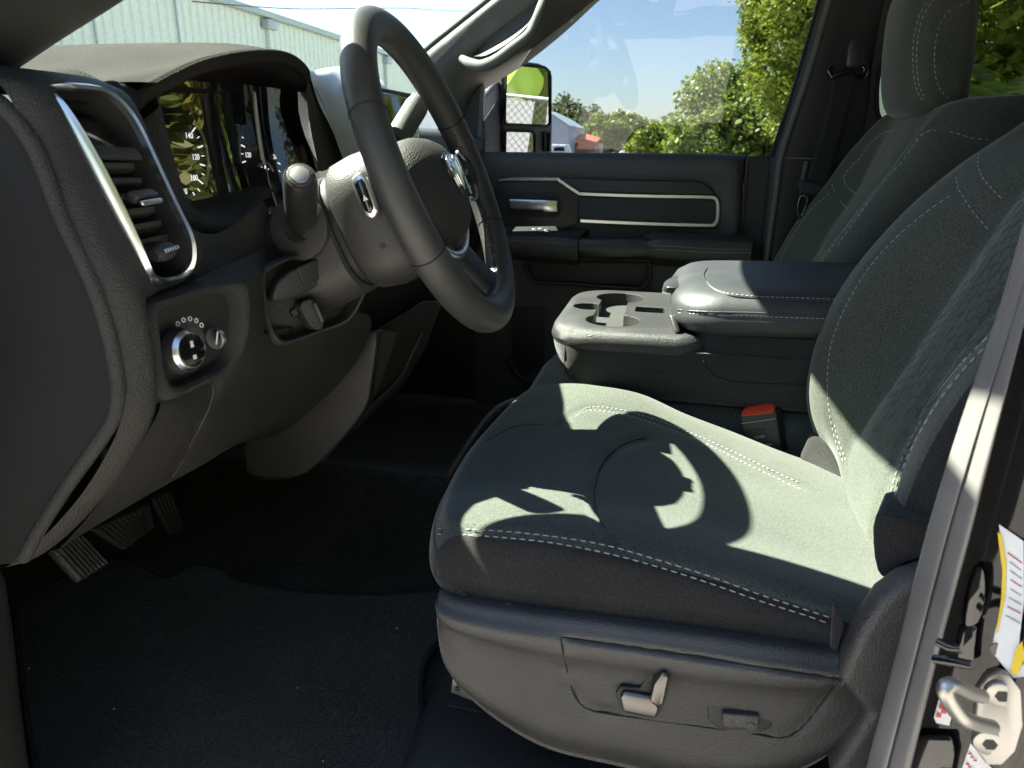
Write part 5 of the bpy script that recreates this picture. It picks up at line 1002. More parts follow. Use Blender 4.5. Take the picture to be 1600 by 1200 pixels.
# recessed bezel with silver outline, inlays
prism('upper_bezel', [(-0.4992,1.994,1.5121),(-0.4882,1.994,1.5278),(-0.3227,1.994,1.5327),(-0.2598,1.994,1.4969),(-0.2603,1.994,1.4216),(-0.3187,1.994,1.3987),(-0.4653,1.994,1.3902),(-0.4878,1.994,1.4108)], (0,-.004,0), 'plastic_smooth', dr, .003)
prism('lower_inlay', [(-0.2613,1.994,1.4918),(0.0969,1.994,1.4939),(0.1057,1.994,1.4365),(0.0903,1.994,1.426),(-0.2587,1.994,1.4251)], (0,-.003,0), 'bpillar', dr, .002)
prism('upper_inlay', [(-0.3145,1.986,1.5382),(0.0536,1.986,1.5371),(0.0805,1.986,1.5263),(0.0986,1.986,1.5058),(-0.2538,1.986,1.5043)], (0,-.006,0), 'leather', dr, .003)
ch = [(-0.4844,1.986,1.5299),(-0.4463,1.986,1.534),(-0.3247,1.984,1.5364),(-0.3141,1.984,1.5332),(-0.2623,1.985,1.5024),(-0.2465,1.985,1.4994),(-0.0955,1.985,1.498),(0.0782,1.985,1.4989),(0.0963,1.985,1.4961),(0.1053,1.985,1.4865),(0.1092,1.985,1.4474),(0.1041,1.985,1.4323),(0.0866,1.985,1.4268),(-0.0908,1.985,1.4261),(-0.2523,1.985,1.4279)]
V = []; cp = resample(cr(ch, 5), .006)
for i, p in enumerate(cp):
    t = cp[min(i+1, len(cp)-1)]-cp[max(i-1, 0)]; t /= np.linalg.norm(t); n2 = np.cross(t, (0,1,0)); wd = .0058 if i > 8 else .003+.003*i/8
    for u, v in ((-1,.006), (-1,0), (-.6,-.0028), (.6,-.0028), (1,0), (1,.006)): V.append(p+n2*wd*u+np.array([0,v,0]))
pyd('silver_trim', V, gfaces(len(cp), 6), 'satin', dr, 40)
rec = prism('handle_recess', [(-0.463,1.989,1.4925),(-0.4521,1.989,1.5013),(-0.3245,1.989,1.5025),(-0.3099,1.989,1.4892),(-0.3086,1.989,1.4482),(-0.319,1.989,1.4358),(-0.4515,1.989,1.4354),(-0.4627,1.989,1.4473)], (0,-.002,0), 'plastic_dark', dr, .001)
dh = prism('pull_handle', [(-0.4522,1.982,1.4811),(-0.3505,1.978,1.4821),(-0.3156,1.982,1.4811),(-0.3147,1.982,1.4503),(-0.3496,1.978,1.4479),(-0.3566,1.976,1.4531),(-0.4478,1.98,1.4554)], (0,-.010,0), 'satin', dr, .003)
# armrest in three pieces
def arm(name, top_back, top_front, bot_front, bot_back, mat):
    R_ = []
    for a, b, c, d in zip(top_back, top_front, bot_front, bot_back):
        a, b, c, d = map(np.array, (a, b, c, d))
        R_.append([a, a*.55+b*.45+(0,0,.003), b+(0,.012,.002), b+(0,0,-.004), b*.5+c*.5+(0,-.006,0), c+(0,0,.006), c+(0,.012,0), d])
    A = dense(R_, 6, 5)
    m = A.shape[1]; F = gfaces(A.shape[0], m)+[tuple(range(m)), tuple((A.shape[0]-1)*m+k for k in range(m))]
    return pyd(name, A.reshape(-1,3), F, mat, dr, 45)
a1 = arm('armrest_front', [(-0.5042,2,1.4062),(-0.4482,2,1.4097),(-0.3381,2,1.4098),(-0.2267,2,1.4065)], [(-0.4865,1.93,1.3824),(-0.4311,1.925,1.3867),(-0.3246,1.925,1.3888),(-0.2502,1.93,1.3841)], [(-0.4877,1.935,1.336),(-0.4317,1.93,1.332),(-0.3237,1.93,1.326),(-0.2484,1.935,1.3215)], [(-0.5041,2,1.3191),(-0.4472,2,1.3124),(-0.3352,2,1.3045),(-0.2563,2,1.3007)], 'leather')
a2 = arm('armrest_grip', [(-0.2557,1.985,1.3809),(-0.1922,1.985,1.3832),(-0.1227,1.985,1.3875),(-0.0611,1.985,1.3914)], [(-0.2495,1.938,1.3832),(-0.1871,1.935,1.3858),(-0.1194,1.935,1.39),(-0.0592,1.938,1.3902)], [(-0.2441,1.938,1.3352),(-0.1846,1.936,1.3328),(-0.1161,1.936,1.3357),(-0.059,1.94,1.3393)], [(-0.2486,1.975,1.3262),(-0.1881,1.975,1.3235),(-0.1183,1.975,1.3265),(-0.0599,1.975,1.3308)], 'plastic_smooth')
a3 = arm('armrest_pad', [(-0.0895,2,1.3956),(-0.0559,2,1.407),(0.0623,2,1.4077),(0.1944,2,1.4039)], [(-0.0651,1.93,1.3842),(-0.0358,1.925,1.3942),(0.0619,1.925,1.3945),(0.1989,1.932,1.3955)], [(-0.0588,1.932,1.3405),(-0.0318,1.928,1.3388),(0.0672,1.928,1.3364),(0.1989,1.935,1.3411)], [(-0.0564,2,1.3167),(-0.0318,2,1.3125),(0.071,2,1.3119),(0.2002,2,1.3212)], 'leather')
def sbv(o): return BVHTree.FromPolygons([v.co for v in o.data.vertices], [tuple(p.vertices) for p in o.data.polygons])
b_ = sbv(a3)
for rl in ([(-0.0263,0.9917,-0.126),(-0.0008,0.992,-0.126),(0.0411,0.9911,-0.1267),(0.082,0.9886,-0.1265),(0.1011,0.987,-0.1247)], [(-0.0259,0.991,-0.1311),(-0.0004,0.9914,-0.131),(0.0416,0.9904,-0.1317),(0.0824,0.988,-0.1306),(0.1015,0.9865,-0.1288)]): stitch(a3, b_, rl, .006, .003, .0008)
b_ = sbv(a1)
for rl in ([(-0.2237,0.9668,-0.1235),(-0.1909,0.9738,-0.124),(-0.156,0.9797,-0.126),(-0.1316,0.9831,-0.1273)], ): stitch(a1, b_, rl, .006, .003, .0007)
p = onto(b_, [(-0.2382,0.963,-0.1262),(-0.1907,0.9733,-0.1274),(-0.1559,0.9793,-0.1295),(-0.1297,0.9829,-0.1307)], .0003)
if len(p) > 2: tube('armrest_piping', p, .0012, 'leather', a1, 6)
sw = prism('window_switch_plate', [tuple(np.array(p)+(0,0,.003)) for p in [(-0.3832,1.7541,1.425),(-0.2909,1.7992,1.425),(-0.2691,1.7042,1.425),(-0.3714,1.658,1.425)]], (0,0,.003), 'plastic_smooth', a1, .001)
for q in [(-0.3228,1.6918,1.432),(-0.3107,1.7101,1.432),(-0.2941,1.6868,1.432)]: box('window_switch', q, (.012,.018,.006), 'satin', a1, .002)
# map pocket and lower door
prism('map_pocket', [(-0.3974,1.995,1.3098),(-0.0634,1.995,1.3207),(-0.0672,1.995,1.2745),(-0.08,1.995,1.256),(-0.3702,1.995,1.256),(-0.3855,1.995,1.27)], (0,-.004,0), 'plastic_dark', dr, .003)
tube('pocket_rim', [(-0.4064,1.985,1.3036),(-0.3947,1.985,1.2713),(-0.3757,1.985,1.2538),(-0.2579,1.985,1.2524),(-0.0965,1.985,1.248),(-0.0655,1.985,1.2567),(-0.0565,1.985,1.2767),(-0.0557,1.985,1.3155)], .006, 'plastic', dr, 8)
tube('lower_pocket_rim', [(-0.4507,1.985,1.0194),(-0.4287,1.985,0.9811),(-0.3969,1.985,0.9554),(-0.3229,1.985,0.9495)], .010, 'plastic', dr, 8)
prism('speaker_grille', [(-0.4451,1.997,1.1728),(-0.35,1.997,1.1783),(-0.3457,1.997,1.0039),(-0.4075,1.997,0.967),(-0.4436,1.997,1.0245)], (0,-.004,0), 'plastic_dark', dr, .003)

# door mirror outside the far window
mr = thing('door_mirror', (-.50, 2.25, 1.60), 'tall black towing door mirror outside the passenger window', 'mirror')
n_m = np.array([.855,-.518,-.065]); n_m /= np.linalg.norm(n_m)
hx = np.cross((0,0,1.), n_m); hx /= np.linalg.norm(hx); hz = np.cross(n_m, hx)
C_ = np.array((-0.4726,2.32,1.7348))
def mpt(a, b, h=0): return C_+hx*a+hz*b+n_m*h
_mk = [None]
def mouter(pxs, h):
    """points of the mirror face (plane through C_ square to n_m)"""
    return [tuple(np.array(p)+n_m*h) for p in pxs]
# face outlines measured on the mirror plane
def mplane(dirs, h=0):
    out = []
    for d in dirs:
        d = np.array(d); o = np.array(CAM); t = ((C_+n_m*h-o)@n_m)/(d@n_m); out.append(o+d*t)
    return out
ho = mplane([(-0.2309,0.9686,0.0926),(-0.2259,0.9688,0.1016),(-0.2155,0.9709,0.1047),(-0.1834,0.9778,0.1012),(-0.1712,0.9805,0.096),(-0.1671,0.9821,0.0871),(-0.1653,0.9859,-0.0267),(-0.2311,0.9725,-0.0274)], -.002)
prism('mirror_housing', ho, -n_m*.09, 'plastic', mr, .012, 4)
ug = mplane([(-0.2276,0.9689,0.0971),(-0.222,0.9699,0.1001),(-0.1793,0.979,0.0967),(-0.1728,0.9807,0.0915),(-0.171,0.9848,0.0298),(-0.1751,0.9842,0.0258),(-0.2265,0.9736,0.0277),(-0.2298,0.9728,0.0308)])
prism('upper_glass', ug, n_m*.001, 'mirror', mr)
tube('upper_glass_rim', [g+n_m*.002 for g in ug], .0045, 'rubber_black', mr, 6, True, 0)
lg = mplane([(-0.2289,0.9733,0.0181),(-0.2248,0.9742,0.0197),(-0.1949,0.9806,0.0192),(-0.1907,0.9815,0.0153),(-0.1907,0.9813,-0.027),(-0.2294,0.9729,-0.0274)])
prism('lower_glass', lg, n_m*.001, 'mirror', mr)
tube('lower_glass_rim', [g+n_m*.002 for g in lg], .0045, 'rubber_black', mr, 6, True, 0)
tube('signal_recess', mplane([(-0.1783,0.9838,0.0186),(-0.1715,0.985,0.017),(-0.1718,0.9851,-0.0055),(-0.1777,0.9841,-0.0056)], .001), .004, 'rubber_black', mr, 6, True, 0)
prism('mirror_arm', [(-0.5543,2.1,1.7545),(-0.5455,2.2,1.7993),(-0.5354,2.28,1.8199),(-0.5335,2.28,1.5558),(-0.5548,2.1,1.5599)], (-.05,.03,0), 'plastic', mr, .012, 4)

# passenger seat belt
sbt = thing('seat_belt', (0.3266,1.93,1.5205), 'black seat belt hanging from its guide on the far centre pillar', 'seat belt')
wb = [[(0.3374,1.925,1.7871),(0.3335,1.925,1.7259),(0.325,1.925,1.6544),(0.3137,1.925,1.5882),(0.3042,1.925,1.5264)], [(0.3852,1.925,1.7839),(0.3791,1.925,1.723),(0.3698,1.925,1.6518),(0.3621,1.925,1.586),(0.3548,1.925,1.5244)]]
thick(sheet('webbing', wb, 'belt', sbt, 6, 6), .0012)
for t in (.2,.35,.5,.65,.8): tube('webbing_rib', [tuple(np.array(a)*(1-t)+np.array(b)*t+(0,-.0012,0)) for a, b in zip(*wb)], .0009, 'belt', sbt, 5)
tube('belt_guide', [(0.329,1.922,1.8034),(0.3246,1.92,1.7923),(0.3314,1.918,1.7811),(0.347,1.916,1.7862),(0.3601,1.915,1.7901),(0.3789,1.916,1.7859),(0.3967,1.918,1.7805),(0.4023,1.92,1.7915),(0.3955,1.922,1.8026),(0.3845,1.922,1.8028)], .0065, 'gloss', sbt, 10)
prism('guide_cover', [(0.3554,1.925,1.7979),(0.3542,1.93,1.85),(0.3628,1.93,1.8659),(0.3821,1.93,1.8655),(0.3914,1.93,1.8494),(0.3938,1.925,1.8002)], (0,-.022,0), 'plastic_smooth', sbt, .009, 4)
prism('belt_slot_cover', [(0.2835,1.93,1.5424),(0.2959,1.93,1.5503),(0.3573,1.93,1.5333),(0.3572,1.93,1.5136),(0.2945,1.93,1.5152)], (0,-.02,0), 'plastic_dark', sbt, .004)
tube('latch_plate', [(0.2972,1.905,1.5121),(0.2923,1.9,1.4758),(0.3028,1.9,1.4638),(0.3123,1.9,1.5037)], .004, 'gloss', sbt, 8, True)
# grab bars of light on the pillar come from the sun; a trim slot in the pillar
prism('adjuster_slot', [(0.2986,1.945,1.5922),(0.3089,1.945,1.5923),(0.3042,1.94,1.5439),(0.2952,1.94,1.5438)], (0,-.002,0), 'pillar', sbt, .001)

# ---------------------------------------------------------------- door striker, labels on the painted jamb
JA = dense(jamb_c, 5, 5); jb = bvh_grid(JA)
def jpt(rl, lift=.001): return [q for q in onto(jb, rl, lift)]
def decal(name, rl, mat, lift, par=None, th=.0004):
    q = jpt(rl, lift); return prism(name, q, (0,-th,0), mat, par)
st = thing('door_striker', jpt([(0.3774,0.7289,-0.5712)])[0], 'pale metal door striker loop bolted to the near black door jamb', 'latch striker')
sp_ = jpt([(0.3668,0.7428,-0.5602),(0.3751,0.7489,-0.5463),(0.3864,0.7502,-0.5365),(0.3948,0.7451,-0.5375),(0.4015,0.735,-0.5465),(0.4004,0.7141,-0.5743),(0.3923,0.6998,-0.597),(0.3806,0.6931,-0.6121),(0.3709,0.694,-0.6171),(0.3622,0.7054,-0.6094),(0.3612,0.7179,-0.5952)], .002)
prism('striker_plate', sp_, (0,-.006,0), 'steel', st, .003)
tube('striker_loop', [np.array((0.2053,0.405,1.3051)), np.array((0.1861,0.385,1.3225)), np.array((0.1722,0.372,1.3354)), np.array((0.168,0.368,1.3335)), np.array((0.1771,0.37,1.3194)), np.array((0.1864,0.375,1.3104)), np.array((0.2126,0.4,1.288))], .0044, 'steel', st, 12, smooth=4)
for rl in ([(0.3847,0.7365,-0.5564)], [(0.3715,0.7094,-0.5989)]): disc('striker_bolt', np.array(jpt(rl, .0)[0])+np.array([0,-.005,0]), (-.1,-1,0), .0095, .0045, 'steel', st, .0015, 18); disc('bolt_socket', np.array(jpt(rl, .0)[0])+np.array([0,-.0092,0]), (-.1,-1,0), .0045, .0006, 'plastic_dark', st, seg=6)
jl = decal('warning_label', [(0.3906,0.8271,-0.4043),(0.4114,0.8119,-0.4142),(0.4082,0.7379,-0.5374),(0.3996,0.7385,-0.543),(0.3826,0.7589,-0.527),(0.3865,0.7697,-0.508),(0.3938,0.7844,-0.4792),(0.3964,0.7979,-0.4542),(0.3931,0.8125,-0.4304)], 'white', .0012)
tag(jl, 'white warning label with yellow border stuck on the near door jamb', 'label')
prism('yellow_border', jpt([(0.3901,0.8237,-0.4115),(0.3935,0.821,-0.4137),(0.3975,0.8044,-0.4415),(0.3961,0.7874,-0.4724),(0.3898,0.7689,-0.5068),(0.3876,0.768,-0.5099),(0.3928,0.7865,-0.4766),(0.3942,0.802,-0.4488)], .0024), (0,-.0003,0), 'yellow', jl)
prism('yellow_border', jpt([(0.4042,0.7542,-0.5175),(0.4098,0.7579,-0.5076),(0.4092,0.7498,-0.5199),(0.402,0.7403,-0.5389),(0.3989,0.7422,-0.5386)], .0024), (0,-.0003,0), 'yellow', jl)
for k in range(11):
    y0 = 848+k*15; p_ = jpt([d for d in [(0.3997,0.8112,-0.427),(0.4115,0.8047,-0.4279)]], .0022)
for i, rl in enumerate(([(0.3986,0.8102,-0.4298),(0.411,0.8009,-0.4356)], [(0.4002,0.8049,-0.438),(0.4109,0.7968,-0.4429)], [(0.4007,0.8,-0.4465),(0.4114,0.7922,-0.4507)], [(0.4012,0.795,-0.4549),(0.4113,0.7878,-0.4585)], [(0.4006,0.7903,-0.4636),(0.4111,0.7829,-0.4669)], [(0.3999,0.7855,-0.4722),(0.4109,0.778,-0.4752)], [(0.3986,0.7809,-0.481),(0.4102,0.7732,-0.4836)], [(0.3968,0.7763,-0.4898),(0.4099,0.7675,-0.4929)])):
    q = jpt(rl, .0022)
    if len(q) == 2: tube('print_line', q, .0004, 'greyprint' if i%3 else 'redprint', jl, 4, smooth=0)
q = jpt([(0.3886,0.7586,-0.523)], .0014)[0]; disc('label_emblem', q, (-.1,-1,0), .0045, .0006, 'gloss', jl, seg=20)
jl2 = decal('caution_label', [(0.3599,0.7057,-0.6102),(0.3746,0.6885,-0.621),(0.3784,0.6837,-0.624),(0.349,0.6883,-0.636)], 'white', .0012)
tag(jl2, 'white label with red lettering at the bottom of the door jamb', 'label')
q = jpt([(0.3602,0.6974,-0.6196),(0.366,0.6899,-0.6246)], .0022)
for rl, s_ in (([(0.3598,0.6991,-0.6179),(0.3617,0.6963,-0.6199),(0.3642,0.6939,-0.6212)], 'A'), ([(0.3569,0.693,-0.6265),(0.3588,0.6906,-0.628),(0.3614,0.6885,-0.6288)], 'U')):
    for h in jpt(rl, .0024): box('red_letter', h, (.0020,.0004,.0012), 'redprint', jl2, 0)
jl3 = decal('small_red_label', [(0.3339,0.7391,-0.585),(0.3375,0.7402,-0.5816),(0.3461,0.7288,-0.5909),(0.3419,0.7203,-0.6035),(0.3304,0.7238,-0.6058),(0.3283,0.7275,-0.6025)], 'white', .0012)
tag(jl3, 'small white and red sticker behind the striker loop', 'label')
for h in jpt([(0.3371,0.7336,-0.5901),(0.3391,0.7299,-0.5934),(0.3343,0.7282,-0.5983)], .0022): box('red_mark', h, (.004,.0004,.003), 'redprint', jl3, 0)
ct = thing('wire_clip', jpt([(0.3547,0.7715,-0.5281)])[0], 'small black plastic wire clip on the door jamb above the striker', 'clip')
tube('clip_arm', [np.array((0.1807,0.42,1.3293)), np.array((0.1866,0.415,1.3295)), np.array((0.1913,0.412,1.3318))], .0028, 'gloss', ct, 8)
tube('clip_arm', [np.array((0.1816,0.42,1.3159)), np.array((0.1889,0.412,1.3218)), np.array((0.1963,0.405,1.3261))], .0030, 'gloss', ct, 8)
prism('clip_body', jpt([(0.3551,0.7812,-0.5135),(0.3639,0.7841,-0.5028),(0.3695,0.7804,-0.5044),(0.3673,0.7687,-0.5237),(0.3655,0.7574,-0.5411),(0.3539,0.7574,-0.5487),(0.3498,0.7678,-0.5367)], .003), (0,-.006,0), 'gloss', ct, .002)
gp = prism('jamb_grommet', jpt([(0.3718,0.8126,-0.4487),(0.3764,0.8079,-0.4535),(0.3762,0.7929,-0.4794),(0.3702,0.7825,-0.5006),(0.3598,0.7828,-0.5078),(0.3589,0.7898,-0.4974),(0.3649,0.8067,-0.4648)], .003), (0,-.006,0), 'gloss', None, .002, smooth=2)
tag(gp, 'black oval plug set in the painted door jamb', 'plug')
g2 = prism('latch_cover', jpt([(0.3066,0.7186,-0.6242),(0.3158,0.7208,-0.617),(0.3438,0.7158,-0.6078),(0.345,0.704,-0.6208),(0.3394,0.6896,-0.6397),(0.3016,0.6941,-0.6537),(0.3013,0.7054,-0.6416)], .003), (0,-.005,0), 'gloss', None, .002)
tag(g2, 'glossy black cover plate at the foot of the jamb', 'cover')
# ---------------------------------------------------------------- outside
ground_m = surface('sunny_concrete_lot', (.26,.245,.22), .9, 60, .3, 'noise', .2)
gr = pyd('ground', [(-400,-400,0), (400,-400,0), (400,900,0), (-400,900,0)], [(0,1,2,3)], ground_m); tag(gr, kind='structure')
wall_m = surface('painted_metal_siding', (.60,.64,.58), .6, var=.07)  # base colour raised to carry the pale veiling haze over the wall
wall_m2 = surface('blue_grey_siding', (.38,.42,.50), .6)
roof_m = surface('roof_flashing', (.30,.36,.38), .5)
red_m = surface('rust_red_roof', (.42,.10,.05), .8)
bark = surface('bark', (.10,.075,.05), .9, 30, .5, 'noise')
# long metal building ahead of the truck
bd = thing('metal_building', (-12, 30, 0), 'long pale green corrugated metal building beyond the windshield', 'building')
Xw, Y0, Y1, Hh = -12.0, -4.0, 60.0, 5.05
V = []; F = []; y = Y0; i = 0; ys = []
while y < Y1: ys += [(y,0), (y+.16,0), (y+.20,.045), (y+.26,.045), (y+.30,0)]; y += .30
ys = [(a, b) for k, (a, b) in enumerate(ys) if not (k and abs(a-ys[k-1][0]) < 1e-6)]
for a, b in ys: V += [(Xw+b, a, 0), (Xw+b, a, Hh)]
F = [(2*k, 2*k+2, 2*k+3, 2*k+1) for k in range(len(ys)-1)]
pyd('corrugated_wall', V, F, wall_m, bd, 20)
prism('eaves_gutter', [(Xw-.1,Y0,Hh), (Xw+.22,Y0,Hh), (Xw+.24,Y0,Hh+.16), (Xw-.1,Y0,Hh+.22)], (0,Y1-Y0,0), roof_m, bd, .02)
prism('roof', [(Xw-.1,Y0,Hh+.2), (Xw-8,Y0,Hh+2.2), (Xw-8,Y0,Hh+2.0), (Xw-.1,Y0,Hh)], (0,Y1-Y0,0), roof_m, bd)
for yy in (13.9, 16.6):
    box('wall_joint', (Xw+.055,yy,Hh/2), (.03,.05,Hh), roof_m, bd, 0)
for yy in (20.6, 29.5, 38.0):
    dsp = box('downspout', (Xw+.12,yy,Hh/2), (.12,.12,Hh-.3), wall_m, bd, .01)
    box('downspout_head', (Xw+.16,yy,Hh-.18), (.26,.45,.26), roof_m, bd, .03)
# wire across the sky
wr = tube('overhead_wire', [(-11,15.8882,4.6469),(-11,17.9612,4.9006),(-11,20.9556,5.3151),(-11,25.0066,5.9926),(-11,29.9921,6.8061),(-11,35.0984,7.5332),(-11,42.1284,8.6604)], .016, surface('wire', (.02,.02,.02), .6), None, 6)
tag(wr, 'thin dark overhead wire crossing the sky above the building', 'wire')

rng = np.random.default_rng(7)
LM = dict(tree=leafmat('leaf_mid_green', (.07,.12,.018), (.26,.33,.05)), bright=leafmat('leaf_bright_green', (.09,.15,.012), (.30,.36,.035)), far=leafmat('leaf_far_green', (.05,.075,.03), (.14,.17,.06)), dark=leafmat('leaf_dark_green', (.015,.035,.008), (.06,.10,.02)), yellow=leafmat('leaf_yellow_palm', (.10,.14,.015), (.26,.26,.04)), banana=leafmat('banana_leaf', (.05,.11,.012), (.16,.24,.03), .5))
def leaves(centres, radii, n, size, aspect=.55, squash=1.0):
    """leaf blades scattered through clumps: returns verts, faces"""
    V = []; F = []
    w_ = np.array([r_[0]*r_[1]*r_[2] for r_ in radii])**.67; w_ = w_/w_.sum()
    idx = rng.choice(len(centres), n, p=w_)
    d = rng.normal(size=(n,3)); d /= np.linalg.norm(d, axis=1, keepdims=True); rad = rng.random(n)**.45
    P_ = np.array(centres)[idx]+d*rad[:, None]*np.array(radii)[idx]
    a = rng.normal(size=(n,3)); a[:, 2] *= .6; a /= np.linalg.norm(a, axis=1, keepdims=True)
    b = np.cross(a, d+rng.normal(size=(n,3))*.7); b /= np.maximum(np.linalg.norm(b, axis=1, keepdims=True), 1e-6)
    s = size*(.6+.8*rng.random(n))[:, None]
    q = np.stack([P_-a*s, P_+b*s*aspect, P_+a*s, P_-b*s*aspect], 1).reshape(-1,3)
    return q, [(4*k, 4*k+1, 4*k+2, 4*k+3) for k in range(n)]
def tree(name, label, base, cr_c, cr_r, n, size, mat, clumps=40, group=None, trunk=.25, sub=.36):
    """crown ellipsoid(s) cr_c/cr_r filled with clumps of leaf blades, on a tapered trunk with limbs"""
    t = thing(name, base, label, 'tree', group)
    cs = []; rs = []
    for c, r_ in zip(cr_c, cr_r):
        for k in range(clumps):
            d = rng.normal(size=3); d /= np.linalg.norm(d); q = np.array(c)+d*np.array(r_)*(.35+.62*rng.random()**.5)
            cs.append(q); f = sub*(.6+.8*rng.random()); rs.append(np.array(r_)*f)
    V, F = leaves(cs, rs, n, size)
    pyd('crown', V, F, LM[mat], t, 0, False)
    b = np.array(base, float); c0 = np.array(cr_c[0], float)
    tr = tube('trunk', [b, b+(c0-b)*.35+rng.normal(size=3)*trunk*.5, c0], [trunk, trunk*.75, trunk*.3], bark, t, 8)
    for c, r_ in zip(cr_c, cr_r):
        for k in range(4):
            d = rng.normal(size=3); d[2] = abs(d[2]); d /= np.linalg.norm(d)
            tube('limb', [b+(c0-b)*.45, b*.2+c0*.3+np.array(c)*.5+d*np.array(r_)*.3, np.array(c)+d*np.array(r_)*.75], [trunk*.45, trunk*.3, trunk*.08], bark, tr, 6, smooth=3)
    return t
def C3(px, py, Y): return None
def blob(c, e): return (tuple(c), e)
# right-hand trees seen through the passenger window
tree('leafy_tree', 'tall bright green tree filling the upper right of the door window', (6.6,19.5,0), [(2.215,18,3.9109), (1.6223,18,4.4268), (2.8343,18,2.7426), (2.2624,17,4.3687), (1.7309,18,5.1609)], [(1.1,1.4,1.5), (.8,1,.9), (1.0,1.2,1.4), (1.2,1.4,1.0), (1.2,1.2,.9)], 26000, .06, 'bright', 34, trunk=.22, sub=.30)
tree('round_tree', 'large rounded green tree right of centre in the door window', (5.0,42,0), [(2.4444,42,2.9862), (3.8232,42,3.7811), (1.1369,40,2.1433), (4.3967,40,2.4723)], [(2.6,2.5,2.6), (2.4,2.5,2.8), (1.9,2,1.6), (2.0,2,1.8)], 16000, .17, 'tree', 34, trunk=.4)
tree('domed_tree', 'broad flat-topped green tree on the horizon beside the blue grey building', (-9.0,95,0), [(-8.2762,95,3.9184), (-6.3166,95,4.3022), (-10.2334,95,2.9975)], [(3.4,3,1.7), (2.2,2.5,1.6), (2.5,2.5,1.5)], 9000, .26, 'tree', 24, trunk=.5)
tree('distant_tree', 'hazy olive tree behind the red roof', (-18,110,0), [(-14.6922,110,3.816), (-17.4007,112,4.7447), (-12.8012,110,3.5619)], [(3.6,3,3.4), (2.4,3,4.2), (3,3,2.6)], 7000, .30, 'far', 20, trunk=.5)
tree('low_tree', 'low green palm thicket left of the large rounded tree', (0,52,0), [(-1.248,52,2.1573), (-2.2955,52,1.8182), (-0.1538,52,1.7558)], [(1.4,1.5,1.3), (1.2,1.2,.9), (1.2,1.2,1.0)], 7000, .16, 'bright', 18, trunk=.2)
tree('distant_tree', 'far hedge of trees filling the gap under the domed tree', (-4,120,0), [(-10.2626,120,1.0635), (-5.2313,120,1.1189), (-16.4333,120,1.1917)], [(5,3,1.8), (5,3,1.8), (5,3,2.0)], 5000, .3, 'far', 16, trunk=.3)
tree('shrub_tree', 'green tree mass behind the passenger seat, beyond the rear window', (5.6,14,0), [(5.0,14,1.4), (5.4,14,3.0), (4.6,13.5,3.8), (6.2,14,1.4), (6.4,15,3.6)], [(1.5,1.3,1.5), (1.6,1.3,1.5), (1.4,1.2,1.4), (1.5,1.2,1.5), (1.6,1.2,1.8)], 12000, .11, 'bright', 24, trunk=.2)
def palm(name, label, base, h, n, L, mat, droop=.5, leaf=26, wid=.35, yaw0=0, trunk=.12):
    t = thing(name, base, label, 'palm'); b = np.array(base, float); top = b+np.array([.0,0,h])
    tube('trunk', [b, b+(0.05,.04,h*.5), top], [trunk,trunk*.85,trunk*.7], bark, t, 10)
    V = []; F = []
    for k in range(n):
        a = yaw0+2*math.pi*k/n+rng.normal()*.15; el = .2+rng.random()*1.0; d = np.array([math.cos(a), math.sin(a), 0])
        pts = [top+d*L*s*math.cos(el*(1-s*.3))+np.array([0,0,L*(s*math.sin(el)-droop*s*s)]) for s in np.linspace(0, 1, leaf)]
        for i in range(1, leaf):
            p = pts[i]; tg = pts[i]-pts[i-1]; tg /= np.linalg.norm(tg); sd = np.cross(tg, (0,0,1)); sd /= max(np.linalg.norm(sd), 1e-6)
            ll = wid*L*math.sin(math.pi*(.12+.85*i/leaf))
            for s in (-1, 1):
                tip = p+sd*s*ll*.8+tg*ll*.55+np.array([0,0,-.25*ll]); q = len(V)
                V += [p-tg*.012*L, p+tg*.012*L, tip]; F.append((q, q+1, q+2))
    pyd('crown', V, F, LM[mat], t, 0, False)
    return t
palm('small_palm', 'small yellow green palm under the right-hand trees', (3.6,24,0), 1.25, 22, 1.0, 'yellow', .3)
palm('rear_palm', 'dark feathery palm behind the headrest, seen through tinted glass', (4.25,11.0,0), 2.0, 30, 1.5, 'dark', .35)
# far building, shed and parked van
fb = thing('blue_building', (-16,75,0), 'distant blue grey warehouse right of the door mirror', 'building')
prism('wall', [tuple(p) for p in [(-14.4246,75,5.2103),(-12.582,75,4.4316),(-11.1309,75,3.594),(-10.9054,75,-2.781),(-14.2539,75,-2.8569)]], (0,12,0), wall_m2, fb, 0)
prism('roof', [(-14.502,74.7,5.4347),(-12.5369,74.7,4.5996),(-10.96,74.7,3.6466),(-10.9514,74.7,3.4066),(-12.5282,74.7,4.3007),(-14.4959,74.7,5.1363)], (0,12.6,0), roof_m, fb, 0)
sh = thing('red_shed', (-10,80,0), 'small shed with rusty red roof near the warehouse', 'shed')
prism('roof', [(-11.8988,80,2.4985),(-10.3132,80,2.5103),(-8.7908,80,2.1349),(-9.1586,80,1.2235),(-11.8576,80,1.3249)], (0,4,.5), red_m, sh, 0)
box('wall', (-10.3,82.5,1.0), (3.6,4,2.0), surface('shed_wall', (.35,.3,.24), .9), sh, .02)
vn_ = thing('parked_van', (-6.2,36,0), 'white parked van far off beside the door mirror', 'van')
w_m = surface('white_vehicle_paint', (.75,.76,.78), .25, coat=.6)
prism('body', [(-7.1609,40,1.7227),(-7.0212,40,1.7568),(-6.0422,40,1.733),(-5.9288,40,1.4724),(-5.8964,40,0.5484),(-7.273,40,0.5268)], (0,1.7,0), w_m, vn_, .06)
prism('window', [(-6.661,39.97,1.5961),(-6.1375,39.97,1.6013),(-6.0613,39.97,1.4055),(-6.6903,39.97,1.3986)], (0,-.02,0), 'gloss', vn_, 0)
